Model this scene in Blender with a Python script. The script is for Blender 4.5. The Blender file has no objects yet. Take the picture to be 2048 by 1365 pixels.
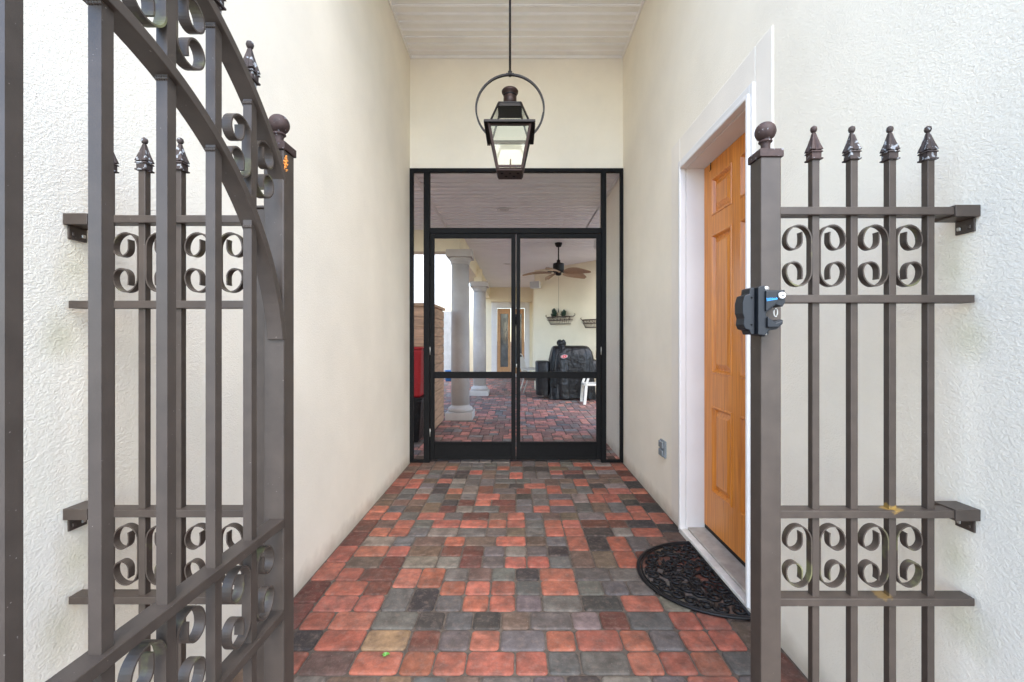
import bpy, math, random
from mathutils import Vector, Matrix
R = math.radians
scn = bpy.context.scene
C = scn.collection
EYE, F = 1.4, 870.0          # eye height (m) and focal length in photo pixels
VX, VY = 1034.0, 679.0       # vanishing point in photo pixels

# ------------------------------------------------------------------ camera
cd = bpy.data.cameras.new("camera"); cam = bpy.data.objects.new("camera", cd); C.objects.link(cam)
cam.location = (0, 0, EYE); cam.rotation_euler = (R(90), 0, 0)
cd.sensor_width = 36; cd.lens = F / 2048 * 36
cd.shift_x = -(VX - 1024) / 2048; cd.shift_y = (VY - 682.5) / 2048
cd.clip_start = 0.02; cd.clip_end = 500
scn.camera = cam

# ------------------------------------------------------------------ sky and sun (bright overcast)
w = bpy.data.worlds.new("World"); scn.world = w; w.use_nodes = True
nt = w.node_tree; nt.nodes.clear()
sky = nt.nodes.new("ShaderNodeTexSky"); sky.sky_type = 'NISHITA'; sky.sun_disc = False
sky.sun_elevation = R(46); sky.sun_rotation = R(170); sky.dust_density = .7; sky.air_density = 1.0; sky.ozone_density = 1.0
bg = nt.nodes.new("ShaderNodeBackground"); bg.inputs[1].default_value = 0.15
wo = nt.nodes.new("ShaderNodeOutputWorld")
nt.links.new(sky.outputs[0], bg.inputs[0]); nt.links.new(bg.outputs[0], wo.inputs[0])
sd = bpy.data.lights.new("sun", 'SUN'); sd.energy = .85; sd.angle = R(40); sd.color = (1, .99, .98)
sun = bpy.data.objects.new("sun", sd); C.objects.link(sun)
SE, SR = R(46), R(170)
sdir = Vector((math.sin(SR) * math.cos(SE), math.cos(SR) * math.cos(SE), math.sin(SE)))
sun.rotation_euler = sdir.to_track_quat('Z', 'Y').to_euler(); sun.location = (0, -3, 12)
scn.view_settings.view_transform = 'Standard'; scn.view_settings.look = 'None'
scn.view_settings.exposure = 2.5; scn.view_settings.gamma = 1
scn.cycles.max_bounces = 12; scn.cycles.diffuse_bounces = 8; scn.cycles.transparent_max_bounces = 24
scn.cycles.use_denoising = True; scn.cycles.sample_clamp_indirect = 6

# ------------------------------------------------------------------ materials
def mat(name, col, rough=.6, metal=0., var=.0, vscale=8., bump=0., bscale=40., bdist=.004, stretch=None, spec=.5,
        col2=None, distort=0., detail=4., speck=None, speck_scale=120., speck_th=.72):
    m = bpy.data.materials.new(name); m.use_nodes = True
    n = m.node_tree.nodes; l = m.node_tree.links
    p = n["Principled BSDF"]
    p.inputs["Roughness"].default_value = rough; p.inputs["Metallic"].default_value = metal
    p.inputs["Specular IOR Level"].default_value = spec
    tc = n.new("ShaderNodeTexCoord"); src = tc.outputs["Object"]
    if stretch:
        mp = n.new("ShaderNodeMapping"); mp.inputs["Scale"].default_value = stretch
        l.new(src, mp.inputs[0]); src = mp.outputs[0]
    out = None
    if var > 0 or col2:
        t = n.new("ShaderNodeTexNoise"); t.inputs["Scale"].default_value = vscale; t.inputs["Detail"].default_value = 6
        t.inputs["Distortion"].default_value = distort
        l.new(src, t.inputs["Vector"])
        r = n.new("ShaderNodeValToRGB"); r.color_ramp.elements[0].position = .3; r.color_ramp.elements[1].position = .7
        c2 = col2 or tuple(c * (1 - var) for c in col)
        c1 = col if col2 else tuple(min(1, c * (1 + var)) for c in col)
        r.color_ramp.elements[0].color = (*c2, 1); r.color_ramp.elements[1].color = (*c1, 1)
        l.new(t.outputs["Fac"], r.inputs[0]); out = r.outputs[0]
    if speck:
        t = n.new("ShaderNodeTexNoise"); t.inputs["Scale"].default_value = speck_scale; t.inputs["Detail"].default_value = 2
        l.new(tc.outputs["Object"], t.inputs["Vector"])
        r = n.new("ShaderNodeValToRGB"); r.color_ramp.elements[0].position = speck_th; r.color_ramp.elements[1].position = speck_th + .04
        r.color_ramp.elements[0].color = (0, 0, 0, 1); r.color_ramp.elements[1].color = (1, 1, 1, 1)
        l.new(t.outputs["Fac"], r.inputs[0])
        mx = n.new("ShaderNodeMix"); mx.data_type = 'RGBA'
        l.new(r.outputs[0], mx.inputs[0]); mx.inputs[7].default_value = (*speck, 1)
        if out: l.new(out, mx.inputs[6])
        else: mx.inputs[6].default_value = (*col, 1)
        out = mx.outputs[2]
    if out: l.new(out, p.inputs["Base Color"])
    else: p.inputs["Base Color"].default_value = (*col, 1)
    if bump > 0:
        t = n.new("ShaderNodeTexNoise"); t.inputs["Scale"].default_value = bscale; t.inputs["Detail"].default_value = detail
        t.inputs["Distortion"].default_value = distort
        l.new(src, t.inputs["Vector"])
        b = n.new("ShaderNodeBump"); b.inputs["Strength"].default_value = bump; b.inputs["Distance"].default_value = bdist
        l.new(t.outputs["Fac"], b.inputs["Height"]); l.new(b.outputs[0], p.inputs["Normal"])
    return m

def stucco(name, col, strength=.5):
    m = bpy.data.materials.new(name); m.use_nodes = True
    n = m.node_tree.nodes; l = m.node_tree.links; p = n["Principled BSDF"]
    p.inputs["Roughness"].default_value = .85; p.inputs["Specular IOR Level"].default_value = .25
    g = n.new("ShaderNodeNewGeometry")
    t = n.new("ShaderNodeTexNoise"); t.inputs["Scale"].default_value = 1.7; t.inputs["Detail"].default_value = 7; t.inputs["Roughness"].default_value = .6
    l.new(g.outputs["Position"], t.inputs["Vector"])
    r = n.new("ShaderNodeValToRGB"); r.color_ramp.elements[0].position = .3; r.color_ramp.elements[1].position = .7
    r.color_ramp.elements[0].color = (*[c * .93 for c in col], 1); r.color_ramp.elements[1].color = (*[c * 1.03 for c in col], 1)
    l.new(t.outputs["Fac"], r.inputs[0])
    # splash dirt just above the paving
    sp = n.new("ShaderNodeSeparateXYZ"); l.new(g.outputs["Position"], sp.inputs[0])
    t3 = n.new("ShaderNodeTexNoise"); t3.inputs["Scale"].default_value = 9; t3.inputs["Detail"].default_value = 5
    l.new(g.outputs["Position"], t3.inputs["Vector"])
    ad = n.new("ShaderNodeMath"); ad.operation = 'MULTIPLY_ADD'; ad.inputs[1].default_value = -.12; l.new(t3.outputs["Fac"], ad.inputs[0]); l.new(sp.outputs[2], ad.inputs[2])
    mr = n.new("ShaderNodeMapRange"); mr.inputs[1].default_value = -.05; mr.inputs[2].default_value = .06; mr.inputs[3].default_value = .55; mr.inputs[4].default_value = 0
    l.new(ad.outputs[0], mr.inputs[0])
    mx = n.new("ShaderNodeMix"); mx.data_type = 'RGBA'; mx.inputs[7].default_value = (.34, .27, .2, 1)
    l.new(mr.outputs[0], mx.inputs[0]); l.new(r.outputs[0], mx.inputs[6]); l.new(mx.outputs[2], p.inputs["Base Color"])
    out = mx.outputs[2]
    if name == "cream_stucco":
        for (cy, cz, ry, rz) in ((1.20, 1.60, .07, .11), (1.165, 1.41, .07, .09), (1.20, .80, .07, .11), (1.165, .63, .08, .10)):
            mpp = n.new("ShaderNodeMapping"); mpp.vector_type = 'TEXTURE'; mpp.inputs["Location"].default_value = (0, cy, cz); mpp.inputs["Scale"].default_value = (1e6, ry, rz)
            l.new(g.outputs["Position"], mpp.inputs[0])
            ln_ = n.new("ShaderNodeVectorMath"); ln_.operation = 'LENGTH'; l.new(mpp.outputs[0], ln_.inputs[0])
            ad2 = n.new("ShaderNodeMath"); ad2.operation = 'MULTIPLY_ADD'; ad2.inputs[1].default_value = .9; l.new(t3.outputs["Fac"], ad2.inputs[0]); l.new(ln_.outputs["Value"], ad2.inputs[2])
            mr2 = n.new("ShaderNodeMapRange"); mr2.inputs[1].default_value = .5; mr2.inputs[2].default_value = 1.45; mr2.inputs[3].default_value = .45; mr2.inputs[4].default_value = 0
            l.new(ad2.outputs[0], mr2.inputs[0])
            m2 = n.new("ShaderNodeMix"); m2.data_type = 'RGBA'; m2.inputs[7].default_value = (.46, .43, .25, 1)
            l.new(mr2.outputs[0], m2.inputs[0]); l.new(out, m2.inputs[6]); out = m2.outputs[2]
        l.new(out, p.inputs["Base Color"])
    # trowelled texture
    t1 = n.new("ShaderNodeTexNoise"); t1.inputs["Scale"].default_value = 95; t1.inputs["Detail"].default_value = 4; t1.inputs["Distortion"].default_value = 1.0
    t2 = n.new("ShaderNodeTexNoise"); t2.inputs["Scale"].default_value = 240; t2.inputs["Detail"].default_value = 3
    mp = n.new("ShaderNodeMapping"); mp.inputs["Scale"].default_value = (1, .8, 1.25)
    l.new(g.outputs["Position"], mp.inputs[0]); l.new(mp.outputs[0], t1.inputs["Vector"]); l.new(mp.outputs[0], t2.inputs["Vector"])
    a = n.new("ShaderNodeMath"); a.operation = 'MULTIPLY_ADD'; a.inputs[1].default_value = .3
    l.new(t2.outputs["Fac"], a.inputs[0]); l.new(t1.outputs["Fac"], a.inputs[2])
    b = n.new("ShaderNodeBump"); b.inputs["Strength"].default_value = strength; b.inputs["Distance"].default_value = .007
    l.new(a.outputs[0], b.inputs["Height"]); l.new(b.outputs[0], p.inputs["Normal"])
    return m

def attr_mat(name, rough=.75, bump=.5, bscale=90, mottle=.45):
    """colour from the mesh's own per-stone colour, mottled"""
    m = bpy.data.materials.new(name); m.use_nodes = True
    n = m.node_tree.nodes; l = m.node_tree.links; p = n["Principled BSDF"]
    p.inputs["Roughness"].default_value = rough; p.inputs["Specular IOR Level"].default_value = .25
    at = n.new("ShaderNodeAttribute"); at.attribute_name = "tone"
    g = n.new("ShaderNodeNewGeometry")
    t = n.new("ShaderNodeTexNoise"); t.inputs["Scale"].default_value = 14; t.inputs["Detail"].default_value = 8; t.inputs["Roughness"].default_value = .7
    l.new(g.outputs["Position"], t.inputs["Vector"])
    mr = n.new("ShaderNodeMapRange"); mr.inputs[1].default_value = .3; mr.inputs[2].default_value = .7; mr.inputs[3].default_value = 1 - mottle; mr.inputs[4].default_value = 1 + mottle
    l.new(t.outputs["Fac"], mr.inputs[0])
    hs = n.new("ShaderNodeVectorMath"); hs.operation = 'SCALE'
    l.new(at.outputs["Color"], hs.inputs[0]); l.new(mr.outputs[0], hs.inputs["Scale"])
    t2 = n.new("ShaderNodeTexNoise"); t2.inputs["Scale"].default_value = 160; t2.inputs["Detail"].default_value = 3
    l.new(g.outputs["Position"], t2.inputs["Vector"])
    r = n.new("ShaderNodeValToRGB"); r.color_ramp.elements[0].position = .69; r.color_ramp.elements[1].position = .76
    r.color_ramp.elements[0].color = (0, 0, 0, 1); r.color_ramp.elements[1].color = (.6, .6, .6, 1)
    l.new(t2.outputs["Fac"], r.inputs[0])
    mx = n.new("ShaderNodeMix"); mx.data_type = 'RGBA'; mx.inputs[7].default_value = (.30, .26, .23, 1)
    t5 = n.new("ShaderNodeTexNoise"); t5.inputs["Scale"].default_value = 9; t5.inputs["Detail"].default_value = 7; t5.inputs["Roughness"].default_value = .68; t5.inputs["Distortion"].default_value = .5
    l.new(g.outputs["Position"], t5.inputs["Vector"])
    r5 = n.new("ShaderNodeMapRange"); r5.inputs[1].default_value = .44; r5.inputs[2].default_value = .68; r5.inputs[3].default_value = 0; r5.inputs[4].default_value = .62
    l.new(t5.outputs["Fac"], r5.inputs[0])
    m5 = n.new("ShaderNodeMix"); m5.data_type = 'RGBA'; m5.inputs[7].default_value = (.055, .044, .036, 1)
    l.new(r5.outputs[0], m5.inputs[0]); l.new(hs.outputs[0], m5.inputs[6])
    t6 = n.new("ShaderNodeTexNoise"); t6.inputs["Scale"].default_value = 26; t6.inputs["Detail"].default_value = 6; t6.inputs["Roughness"].default_value = .7
    mp6 = n.new("ShaderNodeMapping"); mp6.inputs["Location"].default_value = (3, 7, 1); l.new(g.outputs["Position"], mp6.inputs[0]); l.new(mp6.outputs[0], t6.inputs["Vector"])
    r6 = n.new("ShaderNodeMapRange"); r6.inputs[1].default_value = .5; r6.inputs[2].default_value = .75; r6.inputs[3].default_value = 0; r6.inputs[4].default_value = .4
    l.new(t6.outputs["Fac"], r6.inputs[0])
    m6 = n.new("ShaderNodeMix"); m6.data_type = 'RGBA'; m6.inputs[7].default_value = (.24, .17, .14, 1)
    l.new(r6.outputs[0], m6.inputs[0]); l.new(m5.outputs[2], m6.inputs[6])
    l.new(r.outputs[0], mx.inputs[0]); l.new(m6.outputs[2], mx.inputs[6]); l.new(mx.outputs[2], p.inputs["Base Color"])
    t4 = n.new("ShaderNodeTexNoise"); t4.inputs["Scale"].default_value = bscale; t4.inputs["Detail"].default_value = 6
    l.new(g.outputs["Position"], t4.inputs["Vector"])
    b = n.new("ShaderNodeBump"); b.inputs["Strength"].default_value = bump; b.inputs["Distance"].default_value = .004
    l.new(t4.outputs["Fac"], b.inputs["Height"]); l.new(b.outputs[0], p.inputs["Normal"])
    rr = n.new("ShaderNodeMapRange"); rr.inputs[3].default_value = rough - .2; rr.inputs[4].default_value = rough + .15
    l.new(t.outputs["Fac"], rr.inputs[0]); l.new(rr.outputs[0], p.inputs["Roughness"])
    return m

def mesh_mat(name, open_, col):
    m = bpy.data.materials.new(name); m.use_nodes = True
    n = m.node_tree.nodes; l = m.node_tree.links; p = n["Principled BSDF"]
    p.inputs["Base Color"].default_value = (*col, 1); p.inputs["Roughness"].default_value = .9; p.inputs["Specular IOR Level"].default_value = .05
    t = n.new("ShaderNodeBsdfTransparent"); mx = n.new("ShaderNodeMixShader"); mx.inputs[0].default_value = 1 - open_
    l.new(t.outputs[0], mx.inputs[1]); l.new(p.outputs[0], mx.inputs[2]); l.new(mx.outputs[0], n["Material Output"].inputs[0])
    return m

def glass_mat(name, tint=(.84, .87, .85), refl=.02):
    m = bpy.data.materials.new(name); m.use_nodes = True
    n = m.node_tree.nodes; l = m.node_tree.links
    for x in list(n):
        if x.type == 'BSDF_PRINCIPLED': n.remove(x)
    t = n.new("ShaderNodeBsdfTransparent"); t.inputs[0].default_value = (*tint, 1)
    g = n.new("ShaderNodeBsdfGlossy"); g.inputs["Roughness"].default_value = .03
    lw = n.new("ShaderNodeLayerWeight"); lw.inputs[0].default_value = .35
    mr = n.new("ShaderNodeMapRange"); mr.inputs[3].default_value = refl; mr.inputs[4].default_value = .25
    mx = n.new("ShaderNodeMixShader")
    l.new(lw.outputs["Fresnel"], mr.inputs[0]); l.new(mr.outputs[0], mx.inputs[0])
    l.new(t.outputs[0], mx.inputs[1]); l.new(g.outputs[0], mx.inputs[2]); l.new(mx.outputs[0], n["Material Output"].inputs[0])
    return m

M = {}
M['stucco'] = stucco("cream_stucco", (.835, .77, .645), .38)
M['stucco_white'] = stucco("white_stucco", (.82, .80, .77), .35)
M['stucco_far'] = stucco("pale_yellow_stucco", (.86, .77, .57), .3)
M['trim'] = mat("white_trim_paint", (.71, .685, .655), .5, var=.04, vscale=3, bump=.1, bscale=70)
M['band'] = stucco("white_stucco_band", (.80, .74, .65), .2)
M['soffit'] = mat("white_vinyl_soffit", (.84, .81, .76), .45, var=.05, vscale=2)
M['soffit2'] = mat("white_beadboard_soffit", (.84, .82, .81), .45, var=.04, vscale=2)
M['iron'] = mat("bronze_painted_metal", (.054, .041, .032), .45, spec=.35, var=.14, vscale=22, bump=.12, bscale=300, bdist=.001, speck=(.2, .17, .15), speck_scale=170, speck_th=.75)
M['iron_red'] = mat("reddish_brown_cast_metal", (.045, .026, .022), .6, spec=.3, var=.3, vscale=60, bump=.3, bscale=120, bdist=.002, speck=(.2, .19, .19), speck_scale=90, speck_th=.66)
M['iron_peel'] = mat("peeling_brown_cast_metal", (.044, .032, .028), .7, spec=.3, var=.3, vscale=60, bump=.3, bscale=120, bdist=.002, speck=(.26, .265, .27), speck_scale=75, speck_th=.58)
M['black'] = mat("black_aluminium", (.006, .006, .0062), .6, spec=.12, var=.2, vscale=30, bump=.1, bscale=200, bdist=.001)
M['screen'] = mesh_mat("insect_screen_mesh", .9, (.006, .0055, .006))
M['copper'] = mat("aged_copper", (.025, .0115, .008), .5, metal=.55, var=.45, vscale=30, bump=.2, bscale=120, bdist=.001)
M['copper_dark'] = mat("dark_bronze_metal", (.010, .007, .0055), .55, spec=.25, var=.3, vscale=30)
M['glass'] = glass_mat("clear_glass")
M['rubber'] = mat("black_rubber", (.005, .005, .006), .5, spec=.3, var=.3, vscale=30, bump=.2, bscale=160, bdist=.001)
M['plastic'] = mat("black_plastic", (.009, .011, .014), .5, spec=.35, bump=.15, bscale=400, bdist=.0006)
M['silver'] = mat("bright_metal", (.42, .41, .38), .35, metal=.6)
M['blue'] = mat("blue_print", (.02, .3, .8), .4)
M['concrete'] = mat("grey_concrete", (.40, .36, .31), .8, var=.2, vscale=12, bump=.3, bscale=80)
M['sill_white'] = mat("pale_sill_edge", (.60, .57, .52), .8, var=.18, vscale=14, bump=.5, bscale=40)
M['cast'] = mat("cast_stone", (.50, .455, .41), .8, var=.07, vscale=5, bump=.45, bscale=110, bdist=.004)
M['cedar'] = mat("cedar_boards", (.52, .31, .18), .65, var=.3, vscale=3, bump=.3, bscale=60, stretch=(1, 1, 9))
M['red'] = mat("red_fabric", (.42, .008, .012), .6, var=.1, vscale=10)
M['cover'] = mat("black_vinyl_cover", (.004, .004, .0045), .4, spec=.4, var=.2, vscale=10, bump=.6, bscale=9, bdist=.05)
M['fan_wood'] = mat("brown_palm_blade", (.36, .225, .125), .55, var=.25, vscale=20, stretch=(1, 6, 1), bump=.2, bscale=30)
M['wicker'] = mat("rusty_wire", (.10, .065, .045), .6)
M['leaf'] = mat("dark_green_leaf", (.025, .055, .03), .55, var=.4, vscale=30)
M['chair'] = mat("cream_patio_metal", (.66, .63, .56), .5, var=.06, vscale=20)
M['sling'] = mat("brown_sling_fabric", (.11, .08, .06), .8, var=.2, vscale=60)
M['grey_box'] = mat("grey_plastic_box", (.20, .22, .23), .5, var=.1, vscale=30)
M['white'] = mat("white_plastic", (.72, .71, .68), .45)
M['fence_grey'] = mat("grey_board", (.34, .34, .33), .7, var=.15, vscale=4)
M['sand'] = mat("joint_sand", (.085, .065, .05), .95, var=.35, vscale=40, bump=.6, bscale=200)
M['paver'] = attr_mat("concrete_pavers")
M['orange'] = mat("orange_egg_cluster", (.75, .28, .05), .6, var=.3, vscale=200)
M['ground'] = mat("bare_ground", (.16, .13, .10), .95, var=.2, vscale=3)
M['green'] = mat("fresh_green_leaf", (.10, .26, .04), .5, var=.2, vscale=60)
M['dark_glass'] = mat("dark_window_glass", (.11, .115, .11), .08, var=.4, vscale=2)
M['logo_red'] = mat("red_badge", (.6, .03, .04), .5)
M['logo_white'] = mat("white_badge_print", (.75, .72, .70), .5)

def lichen(m):
    n = m.node_tree.nodes; l = m.node_tree.links; p = n["Principled BSDF"]; out = p.inputs["Base Color"].links[0].from_socket
    g = n.new("ShaderNodeNewGeometry"); t = n.new("ShaderNodeTexNoise"); t.inputs["Scale"].default_value = 60; t.inputs["Detail"].default_value = 5
    l.new(g.outputs["Position"], t.inputs["Vector"])
    for c, s_ in (((.99, 1.155, .952), (.035, .03, .02)), ((.965, 1.155, .722), (.03, .03, .015))):
        mp = n.new("ShaderNodeMapping"); mp.vector_type = 'TEXTURE'; mp.inputs["Location"].default_value = c; mp.inputs["Scale"].default_value = s_
        l.new(g.outputs["Position"], mp.inputs[0])
        a = n.new("ShaderNodeVectorMath"); a.operation = 'LENGTH'; l.new(mp.outputs[0], a.inputs[0])
        b = n.new("ShaderNodeMath"); b.operation = 'MULTIPLY_ADD'; b.inputs[1].default_value = 1.2; l.new(t.outputs["Fac"], b.inputs[0]); l.new(a.outputs["Value"], b.inputs[2])
        r = n.new("ShaderNodeMapRange"); r.inputs[1].default_value = 1.15; r.inputs[2].default_value = 1.4; r.inputs[3].default_value = .75 if c[2] > .8 else .4; r.inputs[4].default_value = 0
        l.new(b.outputs[0], r.inputs[0])
        mx = n.new("ShaderNodeMix"); mx.data_type = 'RGBA'; mx.inputs[7].default_value = (.30, .18, .04, 1)
        l.new(r.outputs[0], mx.inputs[0]); l.new(out, mx.inputs[6]); out = mx.outputs[2]
    l.new(out, p.inputs["Base Color"])
lichen(M['iron'])

def iron_moss():
    m = M['iron'].copy(); m.name = "mossy_bronze_metal"
    n = m.node_tree.nodes; l = m.node_tree.links; p = n["Principled BSDF"]
    src = p.inputs["Base Color"].links[0].from_socket
    t = n.new("ShaderNodeTexNoise"); t.inputs["Scale"].default_value = 17; t.inputs["Detail"].default_value = 5
    g = n.new("ShaderNodeNewGeometry"); l.new(g.outputs["Position"], t.inputs["Vector"])
    r = n.new("ShaderNodeValToRGB"); r.color_ramp.elements[0].position = .57; r.color_ramp.elements[1].position = .72
    r.color_ramp.elements[0].color = (0, 0, 0, 1); r.color_ramp.elements[1].color = (.8, .8, .8, 1)
    l.new(t.outputs["Fac"], r.inputs[0])
    mx = n.new("ShaderNodeMix"); mx.data_type = 'RGBA'; mx.inputs[7].default_value = (.15, .15, .065, 1)
    l.new(r.outputs[0], mx.inputs[0]); l.new(src, mx.inputs[6]); l.new(mx.outputs[2], p.inputs["Base Color"])
    return m
M['moss'] = iron_moss()

def wood_mat():
    m = bpy.data.materials.new("varnished_wood"); m.use_nodes = True
    n = m.node_tree.nodes; l = m.node_tree.links; p = n["Principled BSDF"]
    p.inputs["Roughness"].default_value = .3
    g = n.new("ShaderNodeNewGeometry"); mp = n.new("ShaderNodeMapping"); mp.inputs["Scale"].default_value = (60, 60, 2.2)
    l.new(g.outputs["Position"], mp.inputs[0])
    t = n.new("ShaderNodeTexNoise"); t.inputs["Scale"].default_value = 1; t.inputs["Detail"].default_value = 6; t.inputs["Distortion"].default_value = .6
    l.new(mp.outputs[0], t.inputs["Vector"])
    r = n.new("ShaderNodeValToRGB"); r.color_ramp.elements[0].position = .25; r.color_ramp.elements[1].position = .75
    r.color_ramp.elements[0].color = (.44, .125, .010, 1); r.color_ramp.elements[1].color = (.76, .285, .035, 1)
    l.new(t.outputs["Fac"], r.inputs[0]); l.new(r.outputs[0], p.inputs["Base Color"])
    b = n.new("ShaderNodeBump"); b.inputs["Strength"].default_value = .12; b.inputs["Distance"].default_value = .002
    l.new(t.outputs["Fac"], b.inputs["Height"]); l.new(b.outputs[0], p.inputs["Normal"])
    return m
M['wood'] = wood_mat()

# ------------------------------------------------------------------ mesh helpers
class MB:
    def __init__(s): s.v = []; s.f = []; s.sm = []; s.col = []; s.cur = None
    def add(s, vs, fs, smooth=False):
        o = len(s.v); s.v += [tuple(v) for v in vs]
        for f in fs: s.f.append([i + o for i in f]); s.sm.append(smooth); s.col.append(s.cur)
        return s
    def box(s, x0, x1, y0, y1, z0, z1):
        vs = [(x, y, z) for x in (x0, x1) for y in (y0, y1) for z in (z0, z1)]
        return s.add(vs, [(0, 1, 3, 2), (4, 6, 7, 5), (0, 4, 5, 1), (2, 3, 7, 6), (0, 2, 6, 4), (1, 5, 7, 3)])
    def obox(s, c, ax, ay, az):
        c, ax, ay, az = map(Vector, (c, ax, ay, az))
        vs = [c + ax * i + ay * j + az * k for i in (-1, 1) for j in (-1, 1) for k in (-1, 1)]
        return s.add(vs, [(0, 1, 3, 2), (4, 6, 7, 5), (0, 4, 5, 1), (2, 3, 7, 6), (0, 2, 6, 4), (1, 5, 7, 3)])
    def frustum(s, cx, cy, z0, z1, a0, a1, b0=None, b1=None):
        b0 = a0 if b0 is None else b0; b1 = a1 if b1 is None else b1
        vs = [(cx + sx * a, cy + sy * b, z) for a, b, z in ((a0, b0, z0), (a1, b1, z1)) for sx, sy in ((-1, -1), (1, -1), (1, 1), (-1, 1))]
        return s.add(vs, [(3, 2, 1, 0), (4, 5, 6, 7)] + [(i, (i + 1) % 4, 4 + (i + 1) % 4, 4 + i) for i in range(4)])
    def lathe(s, cx, cy, prof, n=24, smooth=True):
        vs = []; fs = []
        for r, z in prof:
            for k in range(n):
                a = 2 * math.pi * k / n; vs.append((cx + r * math.cos(a), cy + r * math.sin(a), z))
        for i in range(len(prof) - 1):
            for k in range(n):
                k2 = (k + 1) % n; fs.append((i * n + k, i * n + k2, (i + 1) * n + k2, (i + 1) * n + k))
        fs.append(tuple(range(n))[::-1]); fs.append(tuple((len(prof) - 1) * n + k for k in range(n)))
        return s.add(vs, fs, smooth)
    def tube(s, pts, r, n=8, closed=False, smooth=True, flat=1.0):
        pts = [Vector(p) for p in pts]; N = len(pts); vs = []; fs = []
        up = Vector((0, 0, 1))
        for i, p in enumerate(pts):
            a = pts[(i - 1) % N] if (closed or i > 0) else p
            b = pts[(i + 1) % N] if (closed or i < N - 1) else p
            d = (b - a).normalized()
            u = up if abs(d.z) < .9 else Vector((1, 0, 0))
            x = d.cross(u).normalized(); y = x.cross(d).normalized()
            rr = r[i] if isinstance(r, (list, tuple)) else r
            for k in range(n):
                t = 2 * math.pi * (k + .5) / n; vs.append(p + x * (rr * math.cos(t)) + y * (rr * flat * math.sin(t)))
        for i in range(N if closed else N - 1):
            for k in range(n):
                k2 = (k + 1) % n; j = (i + 1) % N
                fs.append((i * n + k, i * n + k2, j * n + k2, j * n + k))
        if not closed: fs.append(tuple(range(n))[::-1]); fs.append(tuple((N - 1) * n + k for k in range(n)))
        return s.add(vs, fs, smooth)
    def ribbon(s, path, wdir, wid, th):
        """flat bar along path; wdir is the width direction; thickness in the path plane"""
        wd = Vector(wdir).normalized(); pts = [Vector(p) for p in path]; N = len(pts); vs = []; fs = []
        for i, p in enumerate(pts):
            d = (pts[min(N - 1, i + 1)] - pts[max(0, i - 1)]).normalized(); nn = d.cross(wd).normalized()
            for a, b in ((-1, -1), (1, -1), (1, 1), (-1, 1)): vs.append(p + wd * (a * wid / 2) + nn * (b * th / 2))
        for i in range(N - 1):
            for k in range(4): fs.append((i * 4 + k, i * 4 + (k + 1) % 4, (i + 1) * 4 + (k + 1) % 4, (i + 1) * 4 + k))
        fs.append((3, 2, 1, 0)); fs.append(tuple((N - 1) * 4 + k for k in range(4)))
        return s.add(vs, fs)
    def prism(s, poly, fn, d0, d1):
        """poly of 2D points mapped by fn(u, v, d)"""
        n = len(poly); vs = [fn(u, v, d0) for u, v in poly] + [fn(u, v, d1) for u, v in poly]
        return s.add(vs, [tuple(range(n))[::-1], tuple(range(n, 2 * n))] + [(i, (i + 1) % n, n + (i + 1) % n, n + i) for i in range(n)])
    def build(s, name, material, parent=None, bevel=0., local=False, fix=True):
        off = Vector((0, 0, 0))
        if parent is not None and not local:
            q = parent
            while q is not None: off += q.location; q = q.parent
        me = bpy.data.meshes.new(name)
        me.from_pydata([tuple(Vector(v) - off) for v in s.v], [], s.f)
        if fix:
            import bmesh
            bm = bmesh.new(); bm.from_mesh(me); bmesh.ops.recalc_face_normals(bm, faces=bm.faces); bm.to_mesh(me); bm.free()
        me.polygons.foreach_set("use_smooth", s.sm)
        if s.col and s.col[0] is not None:
            at = me.color_attributes.new("tone", 'FLOAT_COLOR', 'CORNER'); buf = []
            for i, p in enumerate(me.polygons): buf += list((*s.col[i], 1)) * p.loop_total
            at.data.foreach_set("color", buf)
        me.materials.append(material)
        o = bpy.data.objects.new(name, me); C.objects.link(o)
        if parent is not None: o.parent = parent
        if bevel > 0:
            b = o.modifiers.new("bevel", 'BEVEL'); b.width = bevel; b.segments = 2; b.limit_method = 'ANGLE'; b.angle_limit = R(40)
        return o

def tag(o, label, cat, group=None, kind=None):
    if label: o['label'] = label
    if cat: o['category'] = cat
    if group: o['group'] = group
    if kind: o['kind'] = kind
    return o
def thing(name, label, cat, loc=(0, 0, 0), rz=0, group=None):
    o = bpy.data.objects.new(name, None); C.objects.link(o); o.location = loc; o.rotation_euler = (0, 0, rz)
    return tag(o, label, cat, group)
def struct(o): o['kind'] = 'structure'; return o
def box(name, material, parent, x0, x1, y0, y1, z0, z1, bevel=0.):
    return MB().box(x0, x1, y0, y1, z0, z1).build(name, material, parent, bevel)
def PX(px, y): return (px - VX) / F * y          # photo column at depth y -> X
def PZ(py, y): return EYE + (VY - py) / F * y    # photo row at depth y -> Z
def clone(root, loc, rz, label, group=None):
    r = root.copy(); C.objects.link(r); r.location = loc; r.rotation_euler = (0, 0, rz); r['label'] = label
    if group: r['group'] = group
    for ch in list(root.children):
        c = ch.copy(); C.objects.link(c); c.parent = r
        for g in ch.children:
            d = g.copy(); C.objects.link(d); d.parent = c
    return r

XL, XR = -1.218, 1.207          # faces of the two passage walls
YB = 4.95                       # screen and back wall
CEIL = 4.604                    # passage ceiling
LC = 3.325                      # patio ceiling
YF = 2.2                        # front edge of the passage roof
YW = .50                        # front corner of the two walls

# ------------------------------------------------------------------ ground and paving
g = MB().add([(-250, -250, -.03), (250, -250, -.03), (250, 250, -.03), (-250, 250, -.03)], [(0, 1, 2, 3)]).build("ground", M['ground']); struct(g)
s = MB().add([(-9, -6, -.009), (7, -6, -.009), (7, 18, -.009), (-9, 18, -.009)], [(0, 1, 2, 3)]).build("joint_sand", M['sand']); struct(s)

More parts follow.
